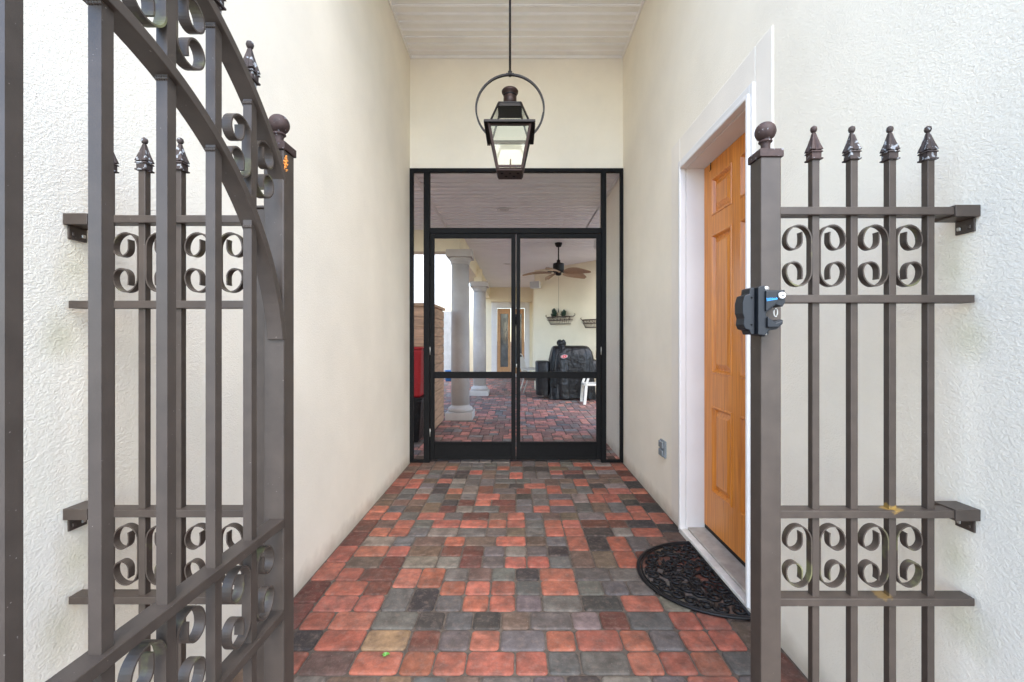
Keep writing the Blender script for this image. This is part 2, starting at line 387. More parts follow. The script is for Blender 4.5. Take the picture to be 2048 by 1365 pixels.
def zx(lst): return [((580 + a / 2.09), (900 + b / 2.09)) for a, b in lst]
reds = zx([(60,840),(30,850),(315,910),(640,910),(590,910),(700,910),(810,915),(960,915),(255,765),(757,770),(757,820),(1150,825),(1240,825),(1500,830),(1660,885),(1740,885),
 (1545,925),(1870,955),(1740,795),(1810,795),(230,690),(360,690),(270,610),(340,610),(150,680),(60,710),(320,555),(790,620),(905,590),(900,655),(730,555),(800,555),
 (1115,535),(1120,595),(1200,595),(1540,620),(1690,720),(1640,690),(1760,720),(550,500),(620,500),(255,525),(490,425),(325,430),(690,385),(955,370),(955,455),(1015,455),
 (1190,410),(1360,410),(1390,430),(1420,485),(410,345),(460,345),(510,305),(540,275),(580,275),(665,308),(715,308),(870,310),(955,262),(960,293),(1125,297),(1190,297),
 (1030,245),(1085,330),(1165,330),(1500,340),(1570,305),(1380,267),(1450,267),(1430,237),(1170,225),(1250,205),(1340,205),(575,185),(720,165),(840,190),(810,215),
 (1085,170),(1290,170),(1400,175),(985,143),(530,150),(545,135),(670,135),(575,95),(800,95),(920,110),(1110,100),(1205,128),(650,75),(910,75),(1090,65),(1190,65),(1270,70),
 (400,265),(375,240),(350,280),(465,148),(1700,700),(1840,760)])
maroons = zx([(150,560),(300,330),(710,215),(415,555),(440,515),(660,440),(790,410),(1340,740),(120,590),(80,640),(1620,930),(1280,300)])
tans = zx([(365,760),(365,820),(440,940)])
greys_dark = zx([(1470,760),(640,275),(745,100),(720,105),(1410,207),(1480,298)])
def ground_pt(p):
    y = EYE * F / (p[1] - VY); return ((p[0] - VX) / F * y, y)
FIX = [(ground_pt(p), 'r') for p in reds] + [(ground_pt(p), 'm') for p in maroons] + [(ground_pt(p), 't') for p in tans] + [(ground_pt(p), 'd') for p in greys_dark]

rnd = random.Random(7)
U = .0712
def tile_fill(nx, ny):
    """random mix of square, landscape and portrait stones on a half-stone grid"""
    out = []; y = 0
    def row(x0, x1, yy):
        x = x0
        while x < x1:
            L = x1 - x
            if L <= 3: wv = L
            else:
                ch = [2, 2, 3] if L != 4 else [2]
                ch = [c for c in ch if L - c != 1]; wv = rnd.choice(ch)
            out.append((x, yy, wv, 2)); x += wv
    while y < ny:
        x = 0
        while x < nx:
            W = min(rnd.choice([4, 5, 6, 7, 8]), nx - x)
            if nx - x - W == 1: W = nx - x if nx - x <= 9 else W - 1
            if W % 2 == 0 and rnd.random() < .38:
                for k in range(0, W, 2):
                    if rnd.random() < .6: out.append((x + k, y, 2, 3)); out.append((x + k, y + 3, 2, 3))
                    else:
                        for q in range(3): out.append((x + k, y + 2 * q, 2, 2))
            else:
                for q in range(3): row(x, x + W, y + 2 * q)
            x += W
        y += 6
    return out
def tone(kind):
    j = lambda c, v=.12: tuple(max(.01, a * (1 + rnd.uniform(-v, v))) for a in c)
    k = rnd.uniform(.82, 1.2)
    base = {'r': (.245, .080, .052), 'g': (.088, .077, .070), 'd': (.036, .031, .028), 'b': (.098, .064, .046), 'm': (.10, .038, .027), 't': (.24, .15, .085), 'w': (.145, .12, .10)}[kind]
    return j(tuple(c * k for c in base), .07)
def stone(mb, x0, x1, y0, y1, col, fine=True):
    gp = .0032 if fine else .004
    x0 += gp + rnd.uniform(0, .0015); x1 -= gp + rnd.uniform(0, .0015); y0 += gp + rnd.uniform(0, .0015); y1 -= gp + rnd.uniform(0, .0015)
    dz = rnd.uniform(-.0018, .0018); ro = rnd.gauss(0, .006); tx = rnd.uniform(-.012, .012); ty = rnd.uniform(-.010, .010)
    cx, cy = (x0 + x1) / 2, (y0 + y1) / 2
    levels = [(0, -.03), (0, -.007), (.005, -.002), (.014, 0)] if fine else [(0, -.03), (0, -.005), (.008, 0)]
    n = 4 if fine else 3; vs = []; fs = []
    nz = [rnd.uniform(-.0014, .0014) for _ in range(4 * n)]
    for ins, z in levels:
        rad = .019; i = 0
        for (ax, ay, a0) in ((x1 - rad, y1 - rad, 0), (x0 + rad, y1 - rad, 90), (x0 + rad, y0 + rad, 180), (x1 - rad, y0 + rad, 270)):
            for k in range(n):
                t = R(a0 + 90 * k / (n - 1)); rr = max(rad - ins, .001) + nz[i]; i += 1
                px, py = ax + rr * math.cos(t), ay + rr * math.sin(t)
                if ins > rad: px -= (ins - rad) * math.copysign(1, px - cx)
                px, py = px - ro * (py - cy), py + ro * (px - cx)
                vs.append((px, py, z + dz + tx * (px - cx) + ty * (py - cy)))
    m = 4 * n
    for q in range(len(levels) - 1):
        for k in range(m): fs.append((q * m + k, q * m + (k + 1) % m, (q + 1) * m + (k + 1) % m, (q + 1) * m + k))
    fs.append(tuple((len(levels) - 1) * m + k for k in range(m)))
    mb.cur = col; mb.add(vs, fs)
def pick(x0, x1, y0, y1):
    for (p, k) in FIX:
        if x0 <= p[0] <= x1 and y0 <= p[1] <= y1: return k
    return None
pav = MB()
gx0, gx1 = XL + .15, XR - .155
nx = round((gx1 - gx0) / U); ux = (gx1 - gx0) / nx
gy0 = -1.6; ny = 96
for (a, b, ww, hh) in tile_fill(nx, ny):
    x0, x1, y0, y1 = gx0 + a * ux, gx0 + (a + ww) * ux, gy0 + b * U, gy0 + (b + hh) * U
    if y0 > 5.1: continue
    k = pick(x0, x1, y0, y1)
    if k is None:
        r_ = rnd.random()
        if y1 > 1.25: k = 'g' if r_ < .46 else 'd' if r_ < .60 else 'b' if r_ < .84 else 'w' if r_ < .93 else 'm'
        else: k = 'g' if r_ < .4 else 'r' if r_ < .7 else 'b' if r_ < .9 else 't'
    stone(pav, x0, x1, y0, y1, tone(k))
for (bx0, bx1) in ((XL + .005, gx0), (gx1, XR - .005)):       # edge course along each wall
    y = -1.6
    while y < 5.05:
        L = rnd.choice([2, 3, 3]) * U
        k = pick(bx0, bx1, y, y + L) or rnd.choice(['m', 'm', 'b', 'b', 'd', 'r', 'm'])
        stone(pav, bx0, bx1, y, y + L, tone(k)); y += L
struct(pav.build("paving", M['paver'], fix=False))
pav = MB()                                                     # courtyard beyond the screen
for (a, b, ww, hh) in tile_fill(130, 186):
    x0, y0 = -5.4 + a * U, 5.08 + b * U
    if y0 > 16.4: continue
    r_ = rnd.random(); k = 'm' if r_ < .44 else 'r' if r_ < .70 else 'b' if r_ < .86 else 'g' if r_ < .93 else 'd'
    stone(pav, x0, x0 + ww * U, y0, y0 + hh * U, tuple(min(.8, q_ * 1.9 + .08) for q_ in tone(k)), False)  # same stone tones lifted: the courtyard's brightness is put into the colour
struct(pav.build("courtyard_paving", M['paver'], fix=False))
pav = MB()                                                     # apron in front of the gate, behind the viewer
for sx in (-1, 1):
    for (a, b, ww, hh) in tile_fill(36, 30):
        x0 = (XR + .01 + a * U) if sx > 0 else (XL - .01 - (a + ww) * U); y0 = -1.6 + b * U
        if y0 + hh * U > YW: continue
        k = rnd.choice('ggrbbm'); stone(pav, x0, x0 + ww * U, y0, y0 + hh * U, tone(k), False)
struct(pav.build("apron_paving", M['paver'], fix=False))

slab = MB().add([(-14, -22, -.006), (14, -22, -.006), (14, -1.62, -.006), (-14, -1.62, -.006)], [(0, 1, 2, 3)]).build("bounce_slab", mat("pale_bounce_concrete", (.5, .48, .45), .9, var=.12, vscale=1.5, bump=.2, bscale=60)); struct(slab)  # added unseen pale slab behind the viewer, bounces light into the passage

# ------------------------------------------------------------------ house walls and roofs
TOP = 5.1
lw = thing("stucco_wall", "tall cream stucco wall behind the open gate on the left of the brick passage", "wall", (-1.7, YW, 0))
MB().box(-2.1, XL, YW, YB + .1, -.02, TOP).build("wall", M['stucco'], lw)

rw = thing("stucco_wall", "tall cream stucco wall holding the orange wooden door", "wall", (1.7, YW, 0))
DY0, DY1, DTOP = 2.225, 3.145, 2.64      # door opening
mb = MB().box(XR, 2.5, YW, DY0, -.02, TOP).box(XR, 1.62, DY1, 6.35, -.02, TOP).box(XR, 1.62, DY0, DY1, DTOP, TOP)
mb.box(1.62, 2.5, DY0, 4.2, -.02, TOP)
mb.build("wall", M['stucco'], rw)
# flat stucco band round the opening, brick mould, jamb
def surround(x0, x1, oy0, oy1, oz, iy0, iy1, iz, name, m, bev=.004):
    b = MB(); b.box(x0, x1, oy0, iy0, 0.0, oz); b.box(x0, x1, iy1, oy1, 0.0, oz); b.box(x0, x1, iy0, iy1, iz, oz)
    return b.build(name, m, rw, bev)
surround(XR - .007, XR + .01, 2.046, 3.383, 2.88, 2.19, 3.205, 2.70, "stucco_band", M['band'], .006)
cs = surround(XR - .022, XR + .012, 2.19, 3.205, 2.70, 2.213, 3.157, 2.652, "door_casing", M['trim'], .005)
b = MB(); xa, xb = XR - .008, XR + .14
b.box(XR - .036, XR + .012, 2.213, 2.236, .03, 2.652); b.box(XR - .036, XR + .012, 3.134, 3.157, .03, 2.652); b.box(XR - .036, XR + .012, 2.236, 3.134, 2.629, 2.652)
b.build("brick_mould", M['trim'], rw, .006)
b = MB(); b.box(XR + .012, 1.40, 2.213, 2.238, .03, 2.64); b.box(XR + .012, 1.40, 3.132, 3.157, .03, 2.64); b.box(XR + .012, 1.40, 2.238, 3.132, 2.627, 2.64)
b.build("door_jamb", M['trim'], rw)
MB().box(XR - .028, XR + .02, 2.05, 3.17, -.01, .036).build("sill_edge", M['sill_white'], rw, .006)
MB().box(XR + .02, 1.42, 2.238, 3.132, -.01, .048).build("door_sill", M['concrete'], rw, .004)
# six-panel door
XD = 1.348
dY0, dY1, dZ0, dZ1 = 2.24, 3.13, .078, 2.624
pans_y = [(2.335, 2.625), (2.727, 3.010)]; pans_z = [(.345, .94), (1.165, 2.12), (2.25, 2.51)]
d = MB()
ys = [dY0, pans_y[0][0], pans_y[0][1], pans_y[1][0], pans_y[1][1], dY1]
for i in (0, 2, 4): d.box(XD, XD + .044, ys[i], ys[i + 1], dZ0, dZ1)
for (a, c) in pans_y:
    zs = [dZ0, .345, .94, 1.165, 2.12, 2.25, 2.51, dZ1]
    for i in (0, 2, 4, 6): d.box(XD, XD + .044, a, c, zs[i], zs[i + 1])
door = d.build("door", M['wood'], rw)
for (a, c) in pans_y:
    for (e, f) in pans_z:
        p = MB(); vs = []; rings = [(0, 0), (.004, -.006), (.012, -.006), (.018, .004), (.026, .018), (.034, .018), (.064, .003), (.066, .001)]
        for ins, dep in rings: vs += [(XD + dep, a + ins, e + ins), (XD + dep, c - ins, e + ins), (XD + dep, c - ins, f - ins), (XD + dep, a + ins, f - ins)]
        fs = [(q * 4 + k, q * 4 + (k + 1) % 4, q * 4 + 4 + (k + 1) % 4, q * 4 + 4 + k) for q in range(len(rings) - 1) for k in range(4)]
        fs.append(tuple((len(rings) - 1) * 4 + k for k in range(4)))
        p.add(vs, fs); p.build("panel", M['wood'], door, fix=False)
MB().box(XD + .002, XD + .042, 2.242, 3.128, .05, .076).build("weatherstrip", M['rubber'], door)
MB().lathe(0, 0, [(.012, 0), (.016, .01), (.016, .03), (.028, .045), (.03, .06), (.02, .075), (.004, .078)], 16).build("handle", M['copper_dark'], door, local=True)
h = bpy.data.objects[-1] if False else [o for o in C.objects if o.name == "handle"][0]
h.rotation_euler = (0, R(-90), 0); h.location = Vector((XD, 2.31, 1.05)) - rw.location
MB().tube([(XD - .004, 3.02, 2.624), (XD - .004, 3.02, 2.575), (XD - .012, 3.015, 2.565)], .003, 6).build("wreath_hook", M['copper_dark'], door)

bw = thing("lintel_wall", "cream stucco wall panel above the black screen doors", "wall", (0, YB, 3.34))
MB().box(XL - .002, XR + .002, YB, YB + .1, PZ(338, YB), TOP - .003).build("wall", M['stucco'], bw)

def soffit(mb, x0, x1, y0, y1, z, pitch, gd=.013, gw=.020, th=.05):
    """boards running across the passage with a V groove at every joint, seen from below"""
    prof = [(y0, z + gd)]; y = y0
    while y < y1 - 1e-6:
        e = min(y + pitch, y1)
        prof += [(y + .0005, z), (y + .006, z), (y + .009, z + gd * .45), (y + .016, z + gd * .45), (y + .018, z + .001), (e, z + gd)]
        y = e
    n = len(prof)
    vs = [(x0, a, b) for a, b in prof] + [(x1, a, b) for a, b in prof]
    fs = [(i, n + i, n + i + 1, i + 1) for i in range(n - 1)]
    o = len(vs); vs += [(x0, y0, z + th), (x1, y0, z + th), (x1, y1, z + th), (x0, y1, z + th)]
    fs += [(o, o + 1, o + 2, o + 3), (0, o, o + 3, n - 1)[::-1], (n, o + 1, o + 2, 2 * n - 1), (0, n, o + 1, o), (n - 1, 2 * n - 1, o + 2, o + 3)[::-1]]
    return mb.add(vs, fs)
pc = thing("passage_ceiling", "pale slatted soffit high above the brick passage", "ceiling", (0, YB, CEIL))
soffit(MB(), XL + .001, XR - .001, YF, YB - .02, CEIL, .1097).build("boards", M['soffit'], pc, fix=False)
b = MB(); b.box(XL + .001, XL + .022, YF, YB - .002, CEIL - .012, CEIL + .02); b.box(XR - .022, XR - .001, YF, YB - .002, CEIL - .012, CEIL + .02); b.box(XL + .022, XR - .022, YB - .022, YB - .002, CEIL - .012, CEIL + .02)
b.build("edge_trim", M['soffit'], pc, .003)
MB().box(XL + .002, XR - .002, YF - .03, YB, CEIL + .052, TOP - .02).build("roof", M['fence_grey'], pc)

# ------------------------------------------------------------------ screen wall with a pair of doors
sc = thing("screen_enclosure", "black framed insect screen wall with double doors across the passage", "screen door", (0, YB, 0))
S = F / YB
def sx(p): return (p - VX) / S
def sz(p): return EYE + (VY - p) / S
f = MB()
f0, f1 = YB - .02, YB + .03
f.box(sx(820), sx(827), f0, f1, 0, sz(338)); f.box(sx(1240), sx(1246), f0, f1, 0, sz(338))
f.box(sx(827), sx(1240), f0, f1, sz(345), sz(338)); f.box(sx(827), sx(848), f0, f1, 0, sz(920)); f.box(sx(1212), sx(1240), f0, f1, 0, sz(920))
f.build("frame", M['black'], sc, .002)
for a, b_ in ((848, 860), (1202, 1212)): box("mullion", M['black'], sc, sx(a), sx(b_), f0 - .004, f1 + .004, 0, sz(345.2), .003)
box("transom_bar", M['black'], sc, sx(860.2), sx(1201.8), f0 - .002, f1, sz(467.5), sz(457), .003)
for (a, b_, c, d_) in ((827, 848, 920, 345), (1212, 1240, 920, 345), (860, 1202, 457, 345)):
    MB().box(sx(a), sx(b_), YB + .004, YB + .0045, sz(c), sz(d_)).build("screen", M['screen'], sc)
def leaf(x0, x1, hinge):
    st0, st1 = (7.5, 9) if hinge < 0 else (8, 9)
    m = MB(); y0, y1 = YB - .016, YB + .02
    m.box(sx(x0), sx(x0 + 8), y0, y1, sz(919), sz(469)); m.box(sx(x1 - 9), sx(x1), y0, y1, sz(919), sz(469))
    m.box(sx(x0 + 8), sx(x1 - 9), y0, y1, sz(477), sz(469)); m.box(sx(x0 + 8), sx(x1 - 9), y0, y1, sz(757), sz(744)); m.box(sx(x0 + 8), sx(x1 - 9), y0, y1, sz(919), sz(914)); m.box(sx(x0 + 8), sx(x1 - 9), y0, y1, sz(888), sz(884))
    dr = m.build("screen_door", M['black'], sc, .003)
    MB().box(sx(x0 + 8), sx(x1 - 9), YB - .004, YB + .008, sz(914), sz(888)).build("kick_plate", M['black'], dr)
    MB().box(sx(x0 + 8), sx(x1 - 9), YB + .004, YB + .0045, sz(884), sz(757)).build("screen", M['screen'], dr)
    MB().box(sx(x0 + 8), sx(x1 - 9), YB + .004, YB + .0045, sz(744), sz(477)).build("screen", M['screen'], dr)
    hx = x0 if hinge < 0 else x1
    for py in (525, 702, 865):
        MB().lathe(sx(hx), YB - .024, [(.0045, sz(py + 8)), (.0045, sz(py - 8))], 8).build("hinge", M['silver'] if (py == 702 or hinge < 0 and py == 865) else M['black'], dr)
    if hinge > 0:
        q = MB(); q.box(sx(1029), sx(1034), YB - .034, YB - .018, sz(652), sz(630)); q.tube([(sx(1032), YB - .034, sz(648)), (sx(1032), YB - .06, sz(645)), (sx(1032), YB - .06, sz(635)), (sx(1032), YB - .034, sz(633))], .006, 8)
        q.build("handle", M['black'], dr)
        MB().tube([(sx(1033), YB - .03, sz(735)), (sx(1033), YB - .03, sz(728))], .006, 8).build("bolt", M['silver'], dr)
leaf(861, 1031.5, -1); leaf(1032.5, 1201.5, 1)

# ------------------------------------------------------------------ hanging lantern
LX, LY = -.053, 3.3
ln = thing("hanging_lantern", "aged copper gas lantern hanging in a ring under the passage ceiling", "lantern", (LX, LY, 2.645))
LZ0, LZ1, LZF, LZT = 2.645, 2.665, 2.968, 3.155
b0, b1 = .092, .150
MB().tube([(LX, LY, 3.41), (LX, LY, CEIL + .02)], .0085, 10).build("rod", M['copper_dark'], ln)
MB().lathe(LX, LY, [(.07, CEIL), (.07, CEIL - .02), (.02, CEIL - .05), (.012, CEIL - .06)], 20).build("canopy", M['copper_dark'], ln)
rg = [(LX + .257 * math.cos(R(a)), LY, 3.149 + .257 * math.sin(R(a))) for a in range(-46, 227, 4)]
q = MB().ribbon(rg, (0, 1, 0), .020, .013); q.lathe(LX, LY, [(.012, 3.395), (.016, 3.40), (.016, 3.43), (.010, 3.435)], 12); q.box(LX - .03, LX + .03, LY - .012, LY + .012, 3.403, 3.413)
q.build("ring", M['copper_dark'], ln)
q = MB(); q.box(LX - b0, LX + b0, LY - b0, LY + b0, LZ0, LZ1 - .008); q.box(LX - b0 - .006, LX + b0 + .006, LY - b0 - .006, LY + b0 + .006, LZ1 - .008, LZ1)
bb = q.build("base_box", M['copper'], ln, .003)
for k in (-2, -1, 0, 1, 2):
    MB().lathe(LX + k * .030, LY + (.03 if k % 2 else -.03), [(.011, LZ0 - .0015), (.011, LZ0 + .001)], 14).build("vent_hole", M['black'], bb)
def bar(m, p, q_, r): m.tube([p, q_], r, 4, smooth=False)
q = MB()
for sx_, sy_ in ((-1, -1), (1, -1), (1, 1), (-1, 1)):
    bar(q, (LX + sx_ * b0 * .97, LY + sy_ * b0 * .97, LZ1), (LX + sx_ * b1, LY + sy_ * b1, LZF), .013)
for (x, y, dx, dy) in ((0, -1, 1, 0), (0, 1, 1, 0), (-1, 0, 0, 1), (1, 0, 0, 1)):
    for hw, z, th in ((b0 * 1.02, LZ1 + .012, .010), (b1 * .99, LZF - .012, .010)):
        bar(q, (LX + x * hw - dx * hw, LY + y * hw - dy * hw, z), (LX + x * hw + dx * hw, LY + y * hw + dy * hw, z), th)
q.build("body_frame", M['copper'], ln)
q = MB()                                                       # flared flange that carries the roof
o, i_ = .183, .142
for z0, z1 in ((LZF, LZF + .007),):
    q.box(LX - o, LX + o, LY - o, LY - i_, z0, z1); q.box(LX - o, LX + o, LY + i_, LY + o, z0, z1)
    q.box(LX - o, LX - i_, LY - i_, LY + i_, z0, z1); q.box(LX + i_, LX + o, LY - i_, LY + i_, z0, z1)
for (x, y) in ((0, -1), (0, 1), (-1, 0), (1, 0)):
    if y: q.box(LX - o, LX + o, LY + y * o - .003, LY + y * o + .003, LZF - .008, LZF + .008)
    else: q.box(LX + x * o - .003, LX + x * o + .003, LY - o + .003, LY + o - .003, LZF - .008, LZF + .008)
q.build("roof_flange", M['copper_dark'], ln)
q = MB(); rt = .08
for sx_, sy_ in ((-1, -1), (1, -1), (1, 1), (-1, 1)):
    bar(q, (LX + sx_ * .145, LY + sy_ * .145, LZF + .005), (LX + sx_ * rt, LY + sy_ * rt, LZT), .008)
q.box(LX - rt - .004, LX + rt + .004, LY - rt - .004, LY + rt + .004, LZT - .004, LZT + .004)
q.frustum(LX, LY, LZT - .032, LZT - .005, .090, .081)
rf = q.build("roof_frame", M['copper_dark'], ln)
q = MB().lathe(LX, LY, [(.05, LZT), (.05, LZT + .075), (.047, LZT + .078), (.05, LZT + .10), (.062, LZT + .112), (.064, LZT + .124), (.055, LZT + .136), (.03, LZT + .145), (.004, LZT + .148)], 28)
ch = q.build("chimney", M['copper'], ln)
MB().lathe(LX, LY, [(.0502, LZT + .086), (.0506, LZT + .089), (.0506, LZT + .092), (.0502, LZT + .095)], 28).build("vent_band", M['black'], ch)
def quad(m, a, b, c, d): m.add([a, b, c, d], [(0, 1, 2, 3)])
for k, (x, y) in enumerate(((0, -1), (1, 0), (0, 1), (-1, 0))):
    tx, ty = -y, x
    def pt(hw, z): return [(LX + x * hw + s_ * tx * hw, LY + y * hw + s_ * ty * hw, z) for s_ in (-1, 1)]
    q = MB(); a = pt(b0 * .97, LZ1); c = pt(b1 * .97, LZF - .01); quad(q, a[0], a[1], c[1], c[0]); q.build("glass_pane", M['glass'], ln, fix=False)
    q = MB(); a = pt(.143, LZF + .006); c = pt(rt, LZT - .01); quad(q, a[0], a[1], c[1], c[0]); q.build("glass_pane", M['glass'], ln, fix=False)
q = MB().tube([(LX, LY, LZ1), (LX + .004, LY, LZ1 + .10)], .006, 8); q.lathe(LX, LY, [(.03, LZ1), (.025, LZ1 + .012), (.01, LZ1 + .016)], 12)
q.build("burner", M['copper'], ln)
MB().tube([(LX + .085, LY + .01, LZ0 + .01), (LX + .125, LY + .01, LZ1 + .12), (LX + .155, LY + .01, LZF - .02), (LX + .195, LY + .01, LZF + .02), (LX + .235, LY + .01, LZF + .09), (LX + .252, LY + .01, LZF + .16)], .0045, 6).build("gas_pipe", M['copper_dark'], ln)
MB().tube([(LX - .14, LY - .13, 2.815), (LX - .165, LY - .13, 2.816)], .005, 6).build("latch_knob", M['copper'], ln)

# ------------------------------------------------------------------ metal fence panels
def c_scroll(m, origin, ud, wdir, hh, wid, bar_w=.019, th=.0035):
    """C scroll: spine at origin, opening towards ud; hh half height, wid width"""
    o = Vector(origin); u = Vector(ud); z = Vector((0, 0, 1)); pts = []
    def half(sg):
        P = []; r = wid / 2; ey = min(hh * .5, r * 1.2)
        for a in range(180, -1, -12):
            P.append((r + r * math.cos(R(a)), hh - ey + ey * math.sin(R(a))))
        rc = wid * .315; cx = wid - rc; cy = hh - ey
        for a in range(-12, -181, -12): P.append((cx + rc * math.cos(R(a)), cy + rc * 1.12 * math.sin(R(a))))
        P.append((cx - rc, cy + ey * .28)); P.append((cx - rc + .001, cy + ey * .55))
        return [(a, b * sg) for a, b in P]
    top = half(1); bot = half(-1)
    path = bot[::-1] + top
    m.ribbon([o + u * a + z * b for a, b in path], wdir, bar_w, th)
    return m
def spear(m, x, y, z, k=1.0):
    """cast finial: square collar with two mouldings, fluted spear and ball tip; z is the collar bottom"""
    m.frustum(x, y, z, z + .004, .0150, .0155); m.frustum(x, y, z + .004, z + .019, .0125, .0125); m.frustum(x, y, z + .019, z + .023, .0155, .0140)
    prof = [(.023, .008, .008), (.026, .019, .0105), (.030, .0178, .0098), (.045, .0125, .007), (.062, .0075, .0045), (.074, .0045, .003)]
    vs = []; fs = []
    for (h, a, b) in prof:
        for i in range(16):
            t = 2 * math.pi * i / 16; w_ = abs(math.cos(2 * t)) ** 1.5; r = b + (a * 1.15 - b) * w_
            vs.append((x + r * math.cos(t + R(45)), y + r * math.sin(t + R(45)), z + h * k))
    for q in range(len(prof) - 1):
        for i in range(16): fs.append((q * 16 + i, q * 16 + (i + 1) % 16, (q + 1) * 16 + (i + 1) % 16, (q + 1) * 16 + i))
    fs.append(tuple(range(16))[::-1]); fs.append(tuple((len(prof) - 1) * 16 + i for i in range(16)))
    m.add(vs, fs)
    m.lathe(x, y, [(.002, z + .074 * k), (.0065, z + .077 * k), (.0083, z + .083 * k), (.007, z + .089 * k), (.003, z + .092 * k)], 14)
    return m
def ball_cap(m, x, y, z, s=.0297):
    m.box(x - s, x + s, y - s, y + s, z, z + .020)
    m.frustum(x, y, z + .020, z + .026, s * .95, .012)
    m.lathe(x, y, [(.012, z + .024), (.0105, z + .038), (.012, z + .044), (.0165, z + .047), (.0165, z + .050), (.012, z + .053)], 20)
    bz = z + .074; r = .0245
    m.lathe(x, y, [(r * math.cos(R(a)) + .0005, bz + r * math.sin(R(a))) for a in range(-75, 91, 11)], 24)
    return m
RY0, RY1 = 1.135, 1.173        # rail front and back
PY0, PY1 = 1.1445, 1.1635      # picket front and back
def fence(label, side, pickets, post_x, rails, ptop, wall_x, scroll_at, cap, dy=0.):
    RY0, RY1, PY0, PY1 = 1.135 + dy, 1.173 + dy, 1.1445 + dy, 1.1635 + dy
    t = thing("metal_fence", label, "fence", (side * .93, 1.15, 0), 0, "metal fence panels fixed to the stucco walls")
    x0, x1 = post_x
    if cap:
        p = box("post", M['iron'], t, x0, x1, 1.085, 1.136, 0, 1.856, .003)
        ball_cap(MB(), (x0 + x1) / 2, 1.1105, 1.855).build("ball_cap", M['iron_red'], p, .0015)
    else:
        p = box("post", M['iron'], t, x0, x1, 1.145 + dy, 1.196 + dy, 0, 1.755, .003)
        MB().box(x0 - .004, x1 + .004, 1.141 + dy, 1.2 + dy, 1.755, 1.762).build("post_cap", M['iron'], p, .002)
    inner = x1 if side > 0 else x0
    for k, rz in enumerate(rails):
        end = wall_x - side * .004 if k in (0, 2) else wall_x - side * .012
        box("rail", M['iron'], t, min(inner, end), max(inner, end), RY0, RY1, rz - .0205, rz, .0015)
    for j, x in enumerate(pickets):
        pk = box("picket", M['iron'], t, x, x + .019, PY0, PY1, .05, ptop + .008, .0015)
        spear(MB(), x + .0095, (PY0 + PY1) / 2, ptop).build("spear_finial", M['iron_red'] if j == 0 else M['iron_peel'], pk, .0007)
    for (za, zb) in ((rails[0], rails[1]), (rails[2], rails[3])):
        cz = (za - .0205 + zb) / 2
        for x in scroll_at:
            for sg in (-1, 1):
                m = c_scroll(MB(), (x + .0095 + sg * .0116, (PY0 + PY1) / 2, cz), (sg, 0, 0), (0, 1, 0), .080, .066)
                m.build("scroll", M['moss'] if rnd.random() < .55 else M['iron'], t, 0)
    for k in (0, 2):
        rz = rails[k]; e = wall_x - side * .001; a = wall_x - side * .066
        br = MB().box(min(a, e), max(a, e), RY0 - .004, RY1 + .022, rz - .026, rz + .004)
        br.box(min(wall_x - side * .006, e), max(wall_x - side * .006, e), RY0 + .008, RY1 + .020, rz - .062, rz - .026)
        bo = br.build("bracket", M['iron'], t, .0012)
        for yy in (RY0 + .02, RY1 + .008):
            MB().obox((wall_x - side * .008, yy, rz - .048), (.002, 0, 0), (0, .005, 0), (0, 0, .005)).build("screw", M['silver'] if yy > 1.16 + dy else M['iron'], bo, .002)
    return t
fence("metal fence panel with ball topped post on the right stucco wall", 1, [.7775, .8785, .9795, 1.0805], (.6086, .6594), [1.746, 1.516, .9525, .723], 1.873, XR, [.7775, .9795], True)
fence("metal fence panel on the left stucco wall, seen through the open gate", -1, [-.832, -.929, -1.0265, -1.1245], (-.71, -.659), [1.734, 1.504, .941, .707], 1.858, XL, [-.832, -1.0265], False, .034)

# ------------------------------------------------------------------ the open gate leaf
GX = -.5995; GC = .5105
gt = thing("metal_gate", "open arched metal gate swung in beside the left fence, seen edge on", "gate", (GX, GC, 0))
SY0, SY1 = 1.085, 1.136
st = box("stile", M['iron'], gt, -.6328, -.5818, SY0, SY1, .03, 1.874, .003)
ball_cap(MB(), -.6073, 1.1105, 1.874).build("ball_cap", M['iron_red'], st, .0015)
s2 = box("stile", M['iron'], gt, -.6328, -.5818, 2 * GC - SY1, 2 * GC - SY0, .03, 1.874, .003)
ball_cap(MB(), -.6073, 2 * GC - 1.1105, 1.874).build("ball_cap", M['iron_red'], s2, .0015)
def arch(c, ri, name):
    hw = .5745; ro = ri + .019; pts_i = []; pts_o = []
    a0 = math.acos(min(1, (hw + .004) / ri)) if ri > hw + .004 else R(8)
    N = 72; vs = []
    for k in range(N + 1):
        a = a0 + (math.pi - 2 * a0) * k / N
        for r in (ri, ro):
            for x in (GX - .019, GX + .019): vs.append((x, GC + r * math.cos(a), c + r * math.sin(a)))
    fs = []
    for k in range(N):
        p, q = 4 * k, 4 * k + 4
        fs += [(p, p + 1, q + 1, q), (p + 2, q + 2, q + 3, p + 3), (p, q, q + 2, p + 2), (p + 1, p + 3, q + 3, q + 1)]
    fs += [(0, 2, 3, 1), (4 * N, 4 * N + 1, 4 * N + 3, 4 * N + 2)]
    return MB().add(vs, fs).build(name, M['iron'], gt, .0015)
arch(1.319, .573, "lower_arch"); arch(1.423, .687, "upper_arch")
for rz in (.952, .724, .13):
    box("rail", M['iron'], gt, GX - .019, GX + .019, 2 * GC - SY0, SY0, rz - .0205, rz, .0015)
def arch_h(c, r, d): return c + math.sqrt(r * r - d * d)
gp = [GC + k * .1165 for k in (-4, -3, -2, -1, 0, 1, 2, 3, 4)]
